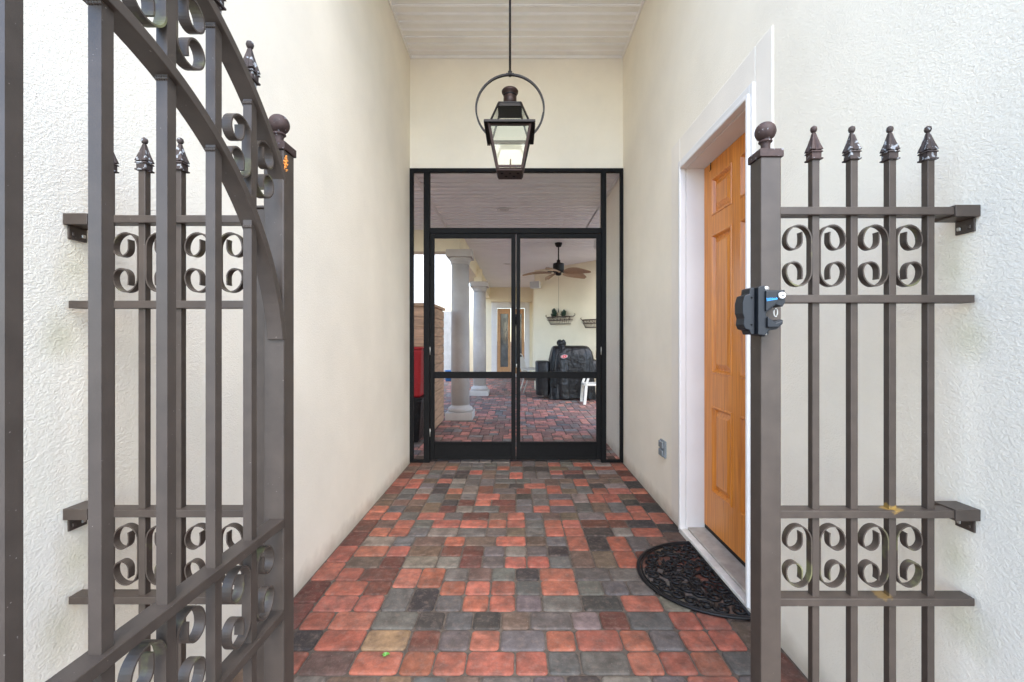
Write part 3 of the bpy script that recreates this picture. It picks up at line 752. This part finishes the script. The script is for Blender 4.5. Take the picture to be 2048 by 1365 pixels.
for y in gp:
    top = arch_h(1.423, .687, y - GC)
    wb = MB().box(GX - .0095, GX + .0095, y - .0095, y + .0095, .06, top + .006)
    for zz in (arch_h(1.319, .573, y - GC), top):              # weld beads where the picket meets an arch
        for k in range(5): wb.lathe(GX - .008 + k * .004, y - .0100, [(.0005, zz - .006), (.0028, zz - .004), (.003, zz - .001), (.0008, zz + .002)], 6)
    pk = wb.build("picket", M['iron'], gt)
    z = arch_h(1.423, .706, y - GC)
    m = MB().box(GX - .0095, GX + .0095, y - .0095, y + .0095, z - .012, z + .026); spear(m, GX, y, z + .024)
    m.build("spear_finial", M['iron_peel'], pk, .0007)
for y in (gp[0], gp[2], gp[4], gp[6], gp[8]):
    d_ = y - GC
    cz = (arch_h(1.319, .592, d_) + arch_h(1.423, .687, d_)) / 2
    for sg in (-1, 1):
        c_scroll(MB(), (GX, y + sg * .0116, .8275), (0, sg, 0), (1, 0, 0), .083, .068, .0205).build("scroll", M['moss'], gt)
        c_scroll(MB(), (GX, y + sg * .0116, cz - sg * (.008 if d_ > 0 else -.008)), (0, sg, 0), (1, 0, 0), .064, .066, .0205).build("scroll", M['moss'], gt)

eg = MB()
for k in range(60):
    a, b_ = rnd.gauss(0, .0028), rnd.gauss(0, .007)
    x, y, z = -.5835 + rnd.uniform(0, .006), 1.091 + a, 1.842 + b_
    eg.lathe(x, y, [(.0003, z - .0018), (.0016, z - .001), (.0019, z), (.0014, z + .0012), (.0003, z + .0018)], 6)
tag(eg.build("insect_eggs", M['orange']), "small orange crusty egg cluster stuck on the gate post under its ball cap", "insect eggs")

# ------------------------------------------------------------------ gate latch on the right post
lt = thing("gate_latch", "black plastic lockable gate latch screwed to the right fence post", "latch", (.635, 1.06, 1.46))
LYP = 1.085; LD = 1.055
def lp(zx_, zy_): return (PX(1470 + zx_ / 9.1, LD), PZ(540 + zy_ / 9.1, LD))
def lprism(name, pts, y0, y1, m, par, bev=.002):
    return MB().prism([lp(*p) for p in pts], lambda u, v, d: (u, d, v), y0, y1).build(name, m, par, bev)
lprism("keeper", [(300,320),(350,330),(350,1180),(280,1180),(255,1100),(180,1080),(145,1000),(160,880),(130,790),(130,600),(165,470),(250,440),(255,350)], 1.052, 1.092, M['plastic'], lt)
body = lprism("body", [(362,330),(400,310),(470,300),(475,380),(690,385),(840,378),(850,600),(800,680),(700,650),(690,640),(505,790),(500,840),(655,945),(795,905),(790,1000),(700,1085),(560,1105),(480,1200),(362,1180)], 1.040, 1.084, M['plastic'], lt)
lprism("cover_plate", [(478,395),(688,398),(685,610),(500,760),(478,760)], 1.034, 1.041, M['plastic'], body, .002)
lprism("jaw", [(500,860),(650,965),(780,915),(775,990),(690,1060),(500,1060)], 1.032, 1.041, M['plastic'], body, .003)
lprism("tab", [(470,300),(520,285),(600,290),(635,340),(630,384),(470,384)], 1.060, 1.084, M['plastic'], lt)
lprism("tab", [(470,1090),(640,1075),(640,1170),(560,1215),(470,1200)], 1.060, 1.084, M['plastic'], lt)
def disc(name, c, r, y0, y1, m, par):
    x, z = lp(*c); mm = MB(); mm.lathe(0, 0, [(r * .9, 0), (r, .001), (r, y1 - y0 - .001), (r * .9, y1 - y0)], 18)
    o = mm.build(name, m, par, local=True); o.rotation_euler = (R(90), 0, 0); q = Vector((x, y1, z)); p_ = par
    while p_ is not None: q -= p_.location; p_ = p_.parent
    o.location = q; return o
kc = disc("key_cylinder", (770, 480), .0080, 1.034, 1.042, M['white'], body)
disc("screw", (580, 340), .0058, 1.054, 1.062, M['silver'], lt); disc("screw", (553, 1160), .0045, 1.054, 1.062, M['silver'], lt)
for c in ((290, 510), (290, 1000)): disc("screw", c, .002, 1.050, 1.054, M['black'], lt)
lprism("keyhole", [(750, 468), (800, 470), (800, 486), (750, 488)], 1.0325, 1.0335, M['black'], body, 0)
a, c = lp(738, 780); rg = [(a + .0045 * math.cos(R(t)), 1.055, c + .010 * math.sin(R(t))) for t in range(0, 360, 20)]
MB().tube(rg, .0017, 8, closed=True).build("catch_ring", M['silver'], lt)
# blue lettering on the cover plate
tcv = bpy.data.curves.new("lettering", 'FONT'); tcv.body = "lokklatch"; tcv.size = .0062; tcv.extrude = .0002; tcv.offset = .00012
to = bpy.data.objects.new("lettering", tcv); C.objects.link(to)
bpy.context.view_layer.update()
me = bpy.data.meshes.new_from_object(to.evaluated_get(bpy.context.evaluated_depsgraph_get())); bpy.data.objects.remove(to)
w_ = max(v.co.x for v in me.vertices); x0, z0 = lp(482, 560); x1, _ = lp(680, 0); k = (x1 - x0) / w_
lo = bpy.data.objects.new("lettering", me); C.objects.link(lo); me.materials.append(M['blue']); lo.parent = body
lo.rotation_euler = (R(90), R(-3), 0); lo.scale = (k, 1, 1); lo.location = Vector((x0, 1.0336, z0)) - lt.location
q = MB().prism([lp(485, 575), lp(670, 545), lp(670, 552), lp(485, 584)], lambda u, v, d: (u, d, v), 1.0330, 1.0338).build("underline", M['blue'], body)

# ------------------------------------------------------------------ door mat, wall box, weed
MX, MY, MA, MBd = 1.176, 2.572, .405, .445
mt = MB()
def mp_(r, a): return (MX - MBd * r * math.sin(a), MY - MA * r * math.cos(a))
rim = [(*mp_(1, math.pi * k / 60), .010) for k in range(61)]
mt.tube(rim, .011, 8, flat=.75); mt.tube([(*mp_(1, 0), .010), (*mp_(1, math.pi), .010)], .011, 8, flat=.75)
mt.tube([(*mp_(.955, math.pi * k / 60), .010) for k in range(61)], .005, 6)
mr_ = random.Random(3)
def spiral(cx, cy, r, turns, a0, sg, z=.010, w0=.0078):
    n = int(26 * turns); P = []
    for k in range(n + 1):
        t = k / n; a = a0 + sg * 2 * math.pi * turns * t; rr = r * (1 - .78 * t)
        P.append((cx + rr * math.cos(a), cy + rr * math.sin(a), z))
    mt.tube(P, w0, 6, flat=.8)
for ringr, cnt, sz_ in ((.84, 15, .042), (.60, 11, .046), (.36, 7, .045), (.14, 3, .04)):
    for k in range(cnt):
        a = math.pi * (k + .5) / cnt; cx, cy = mp_(ringr, a)
        if cx > MX - .03: cx = MX - .035
        spiral(cx, cy, sz_, 1.35, mr_.uniform(0, 6.28), mr_.choice((-1, 1)))
for k in range(26):
    a = math.pi * (k + mr_.random()) / 26; r0 = mr_.uniform(.1, .6); r1 = r0 + mr_.uniform(.25, .4); b_ = a + mr_.uniform(-.3, .3)
    P = []
    for t in range(9):
        u = t / 8; rr = min(.97, r0 + (r1 - r0) * u); aa = min(max(a + (b_ - a) * u + .16 * math.sin(u * 6.28), .05), 3.09); P.append((*mp_(rr, aa), .009))
    mt.tube(P, .0062, 6, flat=.8)
tag(mt.build("door_mat", M['rubber'], bevel=0, fix=False), "half round black rubber scrollwork mat on the bricks at the wooden door", "door mat")

ob = thing("outlet_box", "small grey weatherproof outlet box low on the wall beside the wooden door", "outlet box", (XR, 3.567, .505))
MB().box(XR - .018, XR, 3.51, 3.625, .437, .573).build("base_plate", M['grey_box'], ob, .004)
MB().box(XR - .034, XR - .018, 3.52, 3.615, .512, .565).build("cover", M['grey_box'], ob, .006)
MB().box(XR - .034, XR - .018, 3.52, 3.615, .445, .498).build("cover", M['grey_box'], ob, .006)

wx, wy = ground_pt((771, 1312)); wd = MB()
for k in range(9):
    a = k * 2.4; L = rnd.uniform(.012, .024); c_, s_ = math.cos(a), math.sin(a)
    wd.add([(wx, wy, .0), (wx + c_ * L * .6 - s_ * .005, wy + s_ * L * .6 + c_ * .005, .010), (wx + c_ * L, wy + s_ * L, .006), (wx + c_ * L * .6 + s_ * .005, wy + s_ * L * .6 - c_ * .005, .010)], [(0, 1, 2, 3)])
tag(wd.build("weed", M['green'], fix=False), "tiny green weed sprouting from a joint between the pavers", "weed")

# ------------------------------------------------------------------ covered patio beyond the screen
BXI, BXO = -1.01, -1.32          # faces of the long beam
BZ = 2.955
pr = thing("patio_ceiling", "white beadboard ceiling of the covered patio behind the screen", "ceiling", (1, 9, LC))
q = MB(); soffit(q, XL + .03, XR - .02, 5.06, 7.69, LC, .15, .010); soffit(q, XR + .002, XR + .4, 6.36, 7.69, LC, .15, .010); soffit(q, -4, XL - .01, 5.06, 7.69, LC, .15, .010); soffit(q, BXI + .002, 2.1, 7.70, 16.45, LC, .15, .010)
q.build("boards", M['soffit2'], pr, fix=False)
q = MB(); q.box(XL - .01, XL + .03, 5.06, 7.69, LC - .008, LC + .02); q.box(XR - .02, XR - .001, 5.06, 6.35, LC - .03, LC + .02)
q.build("edge_trim", M['trim'], pr)
q = MB(); q.box(-4, XR + .41, 5.06, 8.0, LC + .055, LC + .2); q.box(BXO, 2.1, 8.0, 16.6, LC + .055, LC + .2); q.build("roof", M['fence_grey'], pr)
bm_ = thing("patio_beam", "cream stucco beam carried on the round columns along the patio edge", "beam", (-1.15, 8, BZ))
q = MB(); q.box(-4, BXI, 7.7, 8.0, BZ, LC + .05); q.box(BXO, BXI, 8.0, 16.5, BZ, LC + .05); q.box(BXI, 1.5, 16.2, 16.5, 2.8, LC + .05)
q.build("beam", M['stucco_far'], bm_)
def column(x, y, top, label):
    t = thing("round_column", label, "column", (x, y, 0), 0, "round cast stone columns along the patio edge")
    q = MB().box(x - .235, x + .235, y - .235, y + .235, 0, .13)
    q.build("plinth", M['cast'], t, .006)
    MB().lathe(x, y, [(.16, .125), (.20, .13), (.216, .15), (.218, .175), (.208, .20), (.185, .212), (.17, .222), (.16, .25)], 32).build("base_moulding", M['cast'], t)
    MB().lathe(x, y, [(.162, .22), (.162, top * .45), (.158, top * .7), (.152, top - .22)], 36).build("shaft", M['cast'], t)
    MB().lathe(x, y, [(.150, top - .235), (.168, top - .23), (.168, top - .215), (.160, top - .21), (.175, top - .185), (.192, top - .155), (.197, top - .128), (.19, top - .12)], 32).build("capital", M['cast'], t)
    MB().box(x - .222, x + .222, y - .222, y + .222, top - .125, top).build("abacus", M['cast'], t, .006)
    return t
column(-1.005, 7.72, BZ, "round cast stone column nearest the screen, beside the cedar shed")
column(-.94, 10.95, 2.83, "round cast stone column farther back, in front of the glazed door").children
box("pier_block", M['stucco_far'], bm_, -1.07, -.88, 10.86, 11.04, 2.83, BZ + .2)

# angled yellow wall, far wall with glazed doors
aw = thing("patio_wall", "pale yellow stucco wall standing at an angle behind the covered grill", "wall", (.49, 12.2, 0))
A0 = Vector((.49, 12.2, 0)); AD = Vector((.678, -.735, 0)); AN = Vector((-.735, -.678, 0))   # AN faces the courtyard
c = A0 + AD * 1.75 - AN * .1; MB().obox((c.x, c.y, 1.67), AD * 1.75, AN * .1, (0, 0, 1.69)).build("wall", M['stucco_far'], aw)
MB().obox((A0.x - AN.x * .2 + .05, 14.4, 1.67), (.1, 0, 0), (0, 2.1, 0), (0, 0, 1.69)).build("return_wall", M['stucco_far'], aw)
fw = thing("patio_wall", "pale stucco end wall holding the wood framed glazed doors", "wall", (-.2, 16.5, 0))
q = MB(); q.box(-3, PX(985, 16.5), 16.5, 16.8, 0, 3.4); q.box(PX(1057, 16.5), 2, 16.5, 16.8, 0, 3.4); q.box(PX(985, 16.5), PX(1057, 16.5), 16.5, 16.8, PZ(605, 16.5), 3.4)
q.build("wall", M['stucco_far'], fw)
Y = 16.5
q = MB(); q.box(PX(983, Y), PX(994, Y), Y - .03, Y + .1, 0, PZ(604, Y)); q.box(PX(1049, Y), PX(1059, Y), Y - .03, Y + .1, 0, PZ(604, Y)); q.box(PX(994, Y), PX(1049, Y), Y - .03, Y + .1, PZ(617, Y), PZ(604, Y))
q.build("door_casing", M['trim'], fw, .01)
box("door_step", M['trim'], fw, PX(975, Y), PX(1065, Y), Y - .25, Y + .05, 0, .1)
for (a, b_) in ((994.3, 1021.2), (1021.8, 1048.7)):
    q = MB(); x0, x1 = PX(a, Y), PX(b_, Y); z0, z1 = .1, PZ(617.5, Y)
    q.box(x0, x0 + .12, Y + .02, Y + .07, z0, z1); q.box(x1 - .10, x1, Y + .02, Y + .07, z0, z1); q.box(x0 + .12, x1 - .1, Y + .02, Y + .07, z0, z0 + .25); q.box(x0 + .12, x1 - .1, Y + .02, Y + .07, z1 - .2, z1)
    dl = q.build("glazed_door", mat("pale_oak_frame", (.50, .27, .12), .5, var=.15, vscale=6), fw, .004)
    MB().box(x0 + .12, x1 - .1, Y + .04, Y + .05, z0 + .25, z1 - .2).build("glass", M['dark_glass'], dl)

# courtyard: neighbouring house, grey fence, cedar shed
hs = thing("white_house", "white stucco house across the courtyard beyond the columns", "house", (-5, 18.5, 0))
MB().box(-12, -2.6, 17.2, 22, 0, 5.6).build("wall", M['stucco_white'], hs)
MB().box(-12.3, -2.3, 16.9, 22.3, 5.6, 5.8).build("roof", M['fence_grey'], hs)
MB().box(-2.62, -2.5, 17.15, 17.2, 0, 5.5).build("downpipe", M['white'], hs)
gf = thing("board_fence", "grey board fence standing behind the nearer column", "fence", (-3.6, 15, 0))
q = MB()
for k in range(26): q.box(-5.2 + k * .12, -5.2 + k * .12 + .115, 15, 15.02, .03, 2.36)
q.build("boards", M['fence_grey'], gf); q = MB()
for x in (-5.2, -3.6, -2.15): q.box(x, x + .09, 15.02, 15.11, 0, 2.4)
q.box(-5.2, -2.1, 15.02, 15.06, .4, .49); q.box(-5.2, -2.1, 15.02, 15.06, 1.9, 1.99); q.build("support", M['fence_grey'], gf)
bk = MB().lathe(-2.28, 14.6, [(.12, 0), (.14, .35), (.15, .36), (.13, .36), (.11, .03)], 20).build("bucket", mat("blue_plastic", (.03, .12, .3), .4))
tag(bk, "small blue bucket on the ground in front of the grey board fence", "bucket")

sh = thing("cedar_shed", "cedar board shed standing in the courtyard left of the columns", "shed", (-2.2, 6.9, 0))
X1, Y0, Y1, HT = -1.25, 6.35, 7.44, 1.93
box("core", M['cedar'], sh, -3.2, X1 - .02, Y0 + .02, Y1 - .02, .02, HT - .03)
q = MB(); z = .03; nb = 13; bh = (HT - .09) / nb
for k in range(nb):
    q.box(-3.22, X1 - .006, Y0 + .002, Y0 + .02, z + k * bh, z + (k + 1) * bh - .007)
q.build("front_boards", M['cedar'], sh, .003)
q = MB()
for k in range(nb): q.box(X1 - .02, X1, Y0 + .02, Y1, z + k * bh, z + (k + 1) * bh - .007)
q.build("side_boards", M['cedar'], sh, .003)
box("top_cap", M['cedar'], sh, -3.24, X1 + .02, Y0 - .02, Y1 + .02, HT - .045, HT, .004)

rb = thing("waste_bin", "tall black bin in front of the cedar shed, under the red tub", "bin", (-1.55, 5.97, 0))
MB().frustum(-1.53, 5.97, .03, .60, .22, .27, .19, .24).build("body", M['cover'], rb, .02)
MB().box(-1.82, -1.25, 5.71, 6.22, .60, .625).build("lid", M['cover'], rb, .008)
rt_ = thing("red_tub", "bright red storage tub standing upright on the black bin", "tub", (-1.55, 5.97, .625))
MB().frustum(-1.535, 5.97, .626, 1.27, .25, .275, .2, .22).build("body", M['red'], rt_, .03)
MB().box(-1.82, -1.25, 5.74, 6.2, 1.265, 1.295).build("lid", M['red'], rt_, .01)

# recessed lights
def downlight(x, y, label):
    t = thing("recessed_light", label, "ceiling light", (x, y, LC), 0, "recessed lights in the patio ceiling")
    MB().lathe(x, y, [(.095, LC), (.095, LC - .008), (.075, LC - .012), (.07, LC - .004)], 28).build("trim_ring", M['white'], t)
    MB().lathe(x, y, [(.068, LC - .002), (.05, LC - .007), (.01, LC - .008)], 24).build("lens", mat("frosted_lens", (.55, .53, .5), .4), t)
downlight(-.2, 6.45, "round recessed light in the ceiling strip seen above the screen doors")
downlight(-.25, 11.1, "round recessed light in the patio ceiling beyond the nearer column")

# ceiling fan
FX, FY, FZ = PX(1117, 8.7), 8.7, 2.70
fn = thing("ceiling_fan", "dark ceiling fan with brown palm leaf blades over the patio", "ceiling fan", (FX, FY, FZ))
MB().lathe(FX, FY, [(.075, LC), (.072, LC - .03), (.05, LC - .075), (.02, LC - .085)], 24).build("canopy", M['copper_dark'], fn)
MB().tube([(FX, FY, LC - .08), (FX, FY, 2.95)], .014, 10).build("rod", M['copper_dark'], fn)
MB().lathe(FX, FY, [(.02, 2.99), (.035, 2.985), (.035, 2.94), (.05, 2.93), (.105, 2.915), (.112, 2.89), (.112, 2.76), (.10, 2.74), (.06, 2.735), (.058, 2.69), (.04, 2.675), (.005, 2.67)], 28).build("motor", M['copper_dark'], fn)
for k in range(5):
    th = R(178 + 72 * k); rot = Matrix.Translation((FX, FY, 2.735)) @ Matrix.Rotation(th, 4, 'Z') @ Matrix.Rotation(R(-19), 4, 'X')
    N = 16; prof = []
    for i in range(N + 1):
        t = i / N; wv = .14 * (math.sin(math.pi * (t * .93 + .04)) ** .62) * (1 - .28 * t) + .008; prof.append((.14 + .58 * t, wv, .018 * math.sin(math.pi * t) - .05 * t * t))
    vs = []; fs = []
    for (r, wv, z) in prof:
        for s_ in (-1, -.5, 0, .5, 1):
            for dz in (0, .009): vs.append(rot @ Vector((r, s_ * wv, z + dz - .012 * s_ * s_)))
    for i in range(N):
        for j in range(4):
            a = (i * 5 + j) * 2; b_ = a + 2; c_ = a + 10; d_ = c_ + 2
            fs += [(a, b_, d_, c_), (a + 1, c_ + 1, d_ + 1, b_ + 1)]
        a = i * 10; fs += [(a, a + 10, a + 11, a + 1), (a + 8, a + 9, a + 19, a + 18)]
    q = MB().add(vs, fs); bl = q.build("blade", M['fan_wood'], fn)
    MB().add([rot @ Vector(v) for v in ((.05, -.02, .012), (.05, .02, .012), (.22, .012, .016), (.22, -.012, .016), (.05, -.02, .022), (.05, .02, .022), (.22, .012, .026), (.22, -.012, .026))], [(0, 1, 2, 3), (4, 7, 6, 5), (0, 4, 5, 1), (2, 6, 7, 3), (1, 5, 6, 2), (0, 3, 7, 4)]).build("blade_arm", M['copper_dark'], bl)
q = MB().tube([(FX, FY - .02, 2.68), (FX, FY - .02, PZ(617, FY))], .0022, 5); q.lathe(FX, FY - .02, [(.003, PZ(626, FY)), (.008, PZ(624, FY)), (.006, PZ(619, FY)), (.002, PZ(617, FY))], 8)
q.build("pull_chain", M['copper_dark'], fn)

# speakers
def speaker(loc, rz, label):
    t = thing("wall_speaker", label, "speaker", loc, rz, "outdoor speakers under the patio ceiling")
    q = MB(); vs = [(-.15, -.11, -.10), (.15, -.11, -.10), (.10, .10, -.08), (-.10, .10, -.08), (-.15, -.14, .10), (.15, -.14, .10), (.10, .10, .09), (-.10, .10, .09)]
    q.add(vs, [(3, 2, 1, 0), (4, 5, 6, 7), (0, 1, 5, 4), (1, 2, 6, 5), (2, 3, 7, 6), (3, 0, 4, 7)]); q.build("cabinet", M['white'], t, .02, local=True)
    q = MB().add([(-.135, -.122, -.085), (.135, -.122, -.085), (.135, -.146, .085), (-.135, -.146, .085)], [(0, 1, 2, 3)]); q.build("grille", mat("grey_speaker_grille", (.45, .44, .43), .6), t, local=True, fix=False)
    MB().tube([(0, .05, 0), (0, .22, 0)], .02, 8).build("bracket", M['white'], t, local=True)
    return t
speaker((PX(1073, 11.95), 11.95, PZ(571, 11.95)), R(-28), "white speaker on the corner of the yellow wall behind the ceiling fan")
speaker((PX(1203, 7.6), 7.6, PZ(489, 7.6)), R(25), "white speaker hung close to the patio ceiling at the top right of the screen")

# wire wall baskets
def basket(tpos, zr, label, wid=.9, plants=True):
    p = A0 + AD * tpos + AN * .001
    t = thing("wall_basket", label, "wall basket", (p.x, p.y, zr), math.atan2(AD.y, AD.x), "wire plant baskets on the yellow wall")
    q = MB(); hw = wid / 2          # local x along the wall, -y outwards
    def rimp(f_, z, dep): return [(-hw * f_ + 2 * hw * f_ * k / 16, -dep * math.sin(math.pi * k / 16) ** .5, z) for k in range(17)]
    for f_, z, dep in ((1, 0, .2), (.93, -.09, .18), (.78, -.19, .13)): q.tube(rimp(f_, z, dep), .008, 6); q.tube([(-hw * f_, -.004, z), (hw * f_, -.004, z)], .006, 6)
    for k in range(15):
        a, b_, c_ = rimp(1, 0, .2), rimp(.93, -.09, .18), rimp(.78, -.19, .13)
        q.tube([a[k + 1], b_[k + 1], c_[k + 1]], .006, 5)
        cc = (Vector(a[k + 1]) + Vector(b_[k + 1])) / 2
        q.tube([cc + Vector((.03 * math.cos(R(s_)), -.004, .04 * math.sin(R(s_)))) for s_ in range(0, 360, 45)], .006, 5, closed=True) if k % 2 == 0 else None
    for sg in (-1, 1): q.tube([(sg * hw, -.02, 0), (sg * (hw + .05), -.02, .02), (sg * (hw + .07), -.02, .05), (sg * (hw + .04), -.02, .06)], .010, 6)
    q.build("wire_frame", M['wicker'], t, local=True)
    if plants:
        lr = random.Random(5)
        for (cx, w__, hgt) in ((-.16, .2, .27), (.18, .2, .22)):
            q = MB()
            for k in range(70):
                a = lr.uniform(0, 6.28); el = lr.uniform(.1, 1.5); L = lr.uniform(.5, 1) * w__
                b_ = Vector((cx, -.08, -.03)); tip = b_ + Vector((math.cos(a) * math.cos(el) * L, math.sin(a) * math.cos(el) * L * .5, math.sin(el) * hgt))
                sd_ = Vector((-math.sin(a), math.cos(a), .3)).normalized() * .03; mid = b_.lerp(tip, .65)
                q.add([b_, mid + sd_, tip, mid - sd_], [(0, 1, 2, 3)])
            q.build("plant", M['leaf'], t, local=True, fix=False)
    return t
basket(.97, 1.99, "wire wall basket with two small plants on the yellow wall above the grill")
basket(2.08, 1.88, "wire wall basket farther right on the yellow wall, mostly hidden by the door frame", .7, False)

# covered grill
gr = thing("covered_grill", "barbecue grill under a black vinyl cover against the yellow wall", "grill", (1.28, 10.35, 0))
def drape(m, cx, cy, secs, folds, amp, seed, n=72, e=.38):
    """lofted cloth: rounded rectangular sections with vertical folds"""
    rr = random.Random(seed); ph = [rr.uniform(0, 6.28) for _ in range(6)]; vs = []; fs = []
    for (z, hx, hy, k, ox) in secs:
        for i in range(n):
            t = 2 * math.pi * i / n; c_, s_ = math.cos(t), math.sin(t)
            w_ = 1 + k * amp * (math.sin(folds * t + ph[0] + 2.2 * z) * .6 + math.sin((folds * 2 + 1) * t + ph[1] - 3 * z) * .4)
            vs.append((cx + ox + hx * math.copysign(abs(c_) ** e, c_) * w_, cy + hy * math.copysign(abs(s_) ** e, s_) * w_, z + .012 * k * math.sin(3 * t + ph[2])))
    for q in range(len(secs) - 1):
        for i in range(n): fs.append((q * n + i, q * n + (i + 1) % n, (q + 1) * n + (i + 1) % n, (q + 1) * n + i))
    fs.append(tuple((len(secs) - 1) * n + i for i in range(n)))
    return m.add(vs, fs, True)
q = MB()
drape(q, 1.28, 10.35, [(.03, .53, .37, 1.3, 0), (.15, .52, .355, 1.15, 0), (.3, .515, .35, 1, 0), (.5, .51, .345, .9, 0), (.75, .505, .34, .8, 0), (.9, .50, .33, .7, 0), (1.0, .485, .325, .6, .0), (1.1, .47, .31, .5, -.0), (1.17, .445, .28, .35, -.01), (1.215, .42, .235, .2, -.015), (1.24, .39, .18, .12, -.02), (1.25, .3, .10, 0, -.02)], 9, .075, 2, e=.32)
drape(q, 1.02, 10.20, [(.03, .28, .24, 1.3, .05), (.3, .265, .23, 1.1, .03), (.6, .25, .225, 1, .01), (.85, .215, .205, .9, 0), (1.05, .165, .17, .9, 0), (1.18, .12, .13, .8, .01), (1.235, .085, .09, .8, .02), (1.255, .078, .08, .6, .02), (1.275, .10, .095, 1.5, .015), (1.32, .105, .095, 2.0, .02), (1.36, .085, .08, 2, .03), (1.385, .045, .04, 1, .045)], 6, .07, 5, e=.8)
drape(q, 1.78, 10.35, [(.5, .12, .28, .6, 0), (.8, .12, .28, .5, 0), (.90, .11, .26, .3, 0), (.915, .08, .2, 0, 0)], 5, .04, 8)
gc = q.build("cover", M['cover'], gr)
q = MB(); drape(q, .60, 10.35, [(.10, .15, .26, .8, 0), (.5, .16, .27, .5, 0), (.86, .165, .28, .3, 0), (.885, .13, .26, 0, 0), (.89, .08, .2, 0, 0)], 5, .04, 4); q.build("side_cover", M['cover'], gr)
lx, lz = PX(1128.5, 9.93), PZ(713.5, 9.93)
def oval(a, b, y0, y1, n=28): return MB().prism([(lx + a * math.cos(2 * math.pi * k / n), lz + b * math.sin(2 * math.pi * k / n)) for k in range(n)], lambda u, v, d: (u, d, v + .12 * (u - lx)), y0, y1)
oval(.078, .041, 9.935, 9.96).build("badge", M['logo_white'], gc); o_ = oval(.07, .034, 9.932, 9.936).build("badge_field", M['logo_red'], gc)
for k, (dx, hw_, hh_) in enumerate(((-.042, .010, .012), (-.018, .008, .012), (.004, .009, .010), (.028, .010, .012), (.05, .006, .008))):
    MB().box(lx + dx - hw_, lx + dx + hw_, 9.929, 9.933, lz + .12 * dx - hh_, lz + .12 * dx + hh_).build("badge_letter", M['logo_white'], gc) if k % 2 == 0 else None

# patio chairs
def tube_chair(loc, rz, label):
    t = thing("patio_chair", label, "chair", loc, rz, "cream patio chairs beside the covered grill")
    for sg in (-1, 1):
        MB().tube([(sg * .26, -.30, 0), (sg * .26, -.22, .42), (sg * .26, -.24, .60), (sg * .26, -.18, .66), (sg * .26, .22, .66)], .016, 8).build("leg", M['chair'], t, local=True)
        MB().tube([(sg * .25, .33, 0), (sg * .25, .20, .40), (sg * .25, .24, .62), (sg * .25, .36, .98)], .016, 8).build("leg", M['chair'], t, local=True)
    MB().tube([(-.25, .36, .98), (-.18, .38, 1.02), (.18, .38, 1.02), (.25, .36, .98)], .016, 8).build("top_rail", M['chair'], t, local=True)
    MB().ribbon([(0, -.24, .43), (0, -.1, .40), (0, .18, .40)], (1, 0, 0), .48, .03).build("seat", M['sling'], t, local=True)
    MB().ribbon([(0, .20, .44), (0, .25, .62), (0, .35, .95)], (1, 0, 0), .46, .012).build("backrest", M['chair'], t, local=True)
    return t
ch1 = tube_chair((.42, 10.95, 0), R(75), "cream patio chair with brown seat at the left side of the covered grill")
wc = thing("wooden_chair", "pale painted straight legged armchair at the right in front of the covered grill", "chair", (1.72, 9.55, 0))
for y in (9.32, 9.80):
    MB().obox((1.465, y, .2), (.030, 0, 0), (0, .024, 0), (.018, 0, .2)).build("leg", M['chair'], wc, .004)
    MB().obox((1.99, y, .2), (.030, 0, 0), (0, .024, 0), (-.03, 0, .2)).build("leg", M['chair'], wc, .004)
    q = MB().obox((1.515, y, .53), (.026, 0, 0), (0, .022, 0), (.03, 0, .09)); q.box(1.50, 2.06, y - .03, y + .03, .615, .64); q.build("armrest", M['chair'], wc, .004)
    MB().obox((2.06, y, .66), (.026, 0, 0), (0, .02, 0), (.07, 0, .24)).build("back_post", M['chair'], wc, .004)
MB().box(1.44, 2.02, 9.345, 9.775, .395, .44).build("seat", M['chair'], wc, .012)
q = MB()
for k in range(4): q.obox((2.06 + (k - 1) * .035, 9.56, .60 + k * .09), (.008, 0, .003), (0, .21, 0), (.01, 0, .035))
q.build("backrest", M['chair'], wc, .004)
bpy.context.view_layer.update()
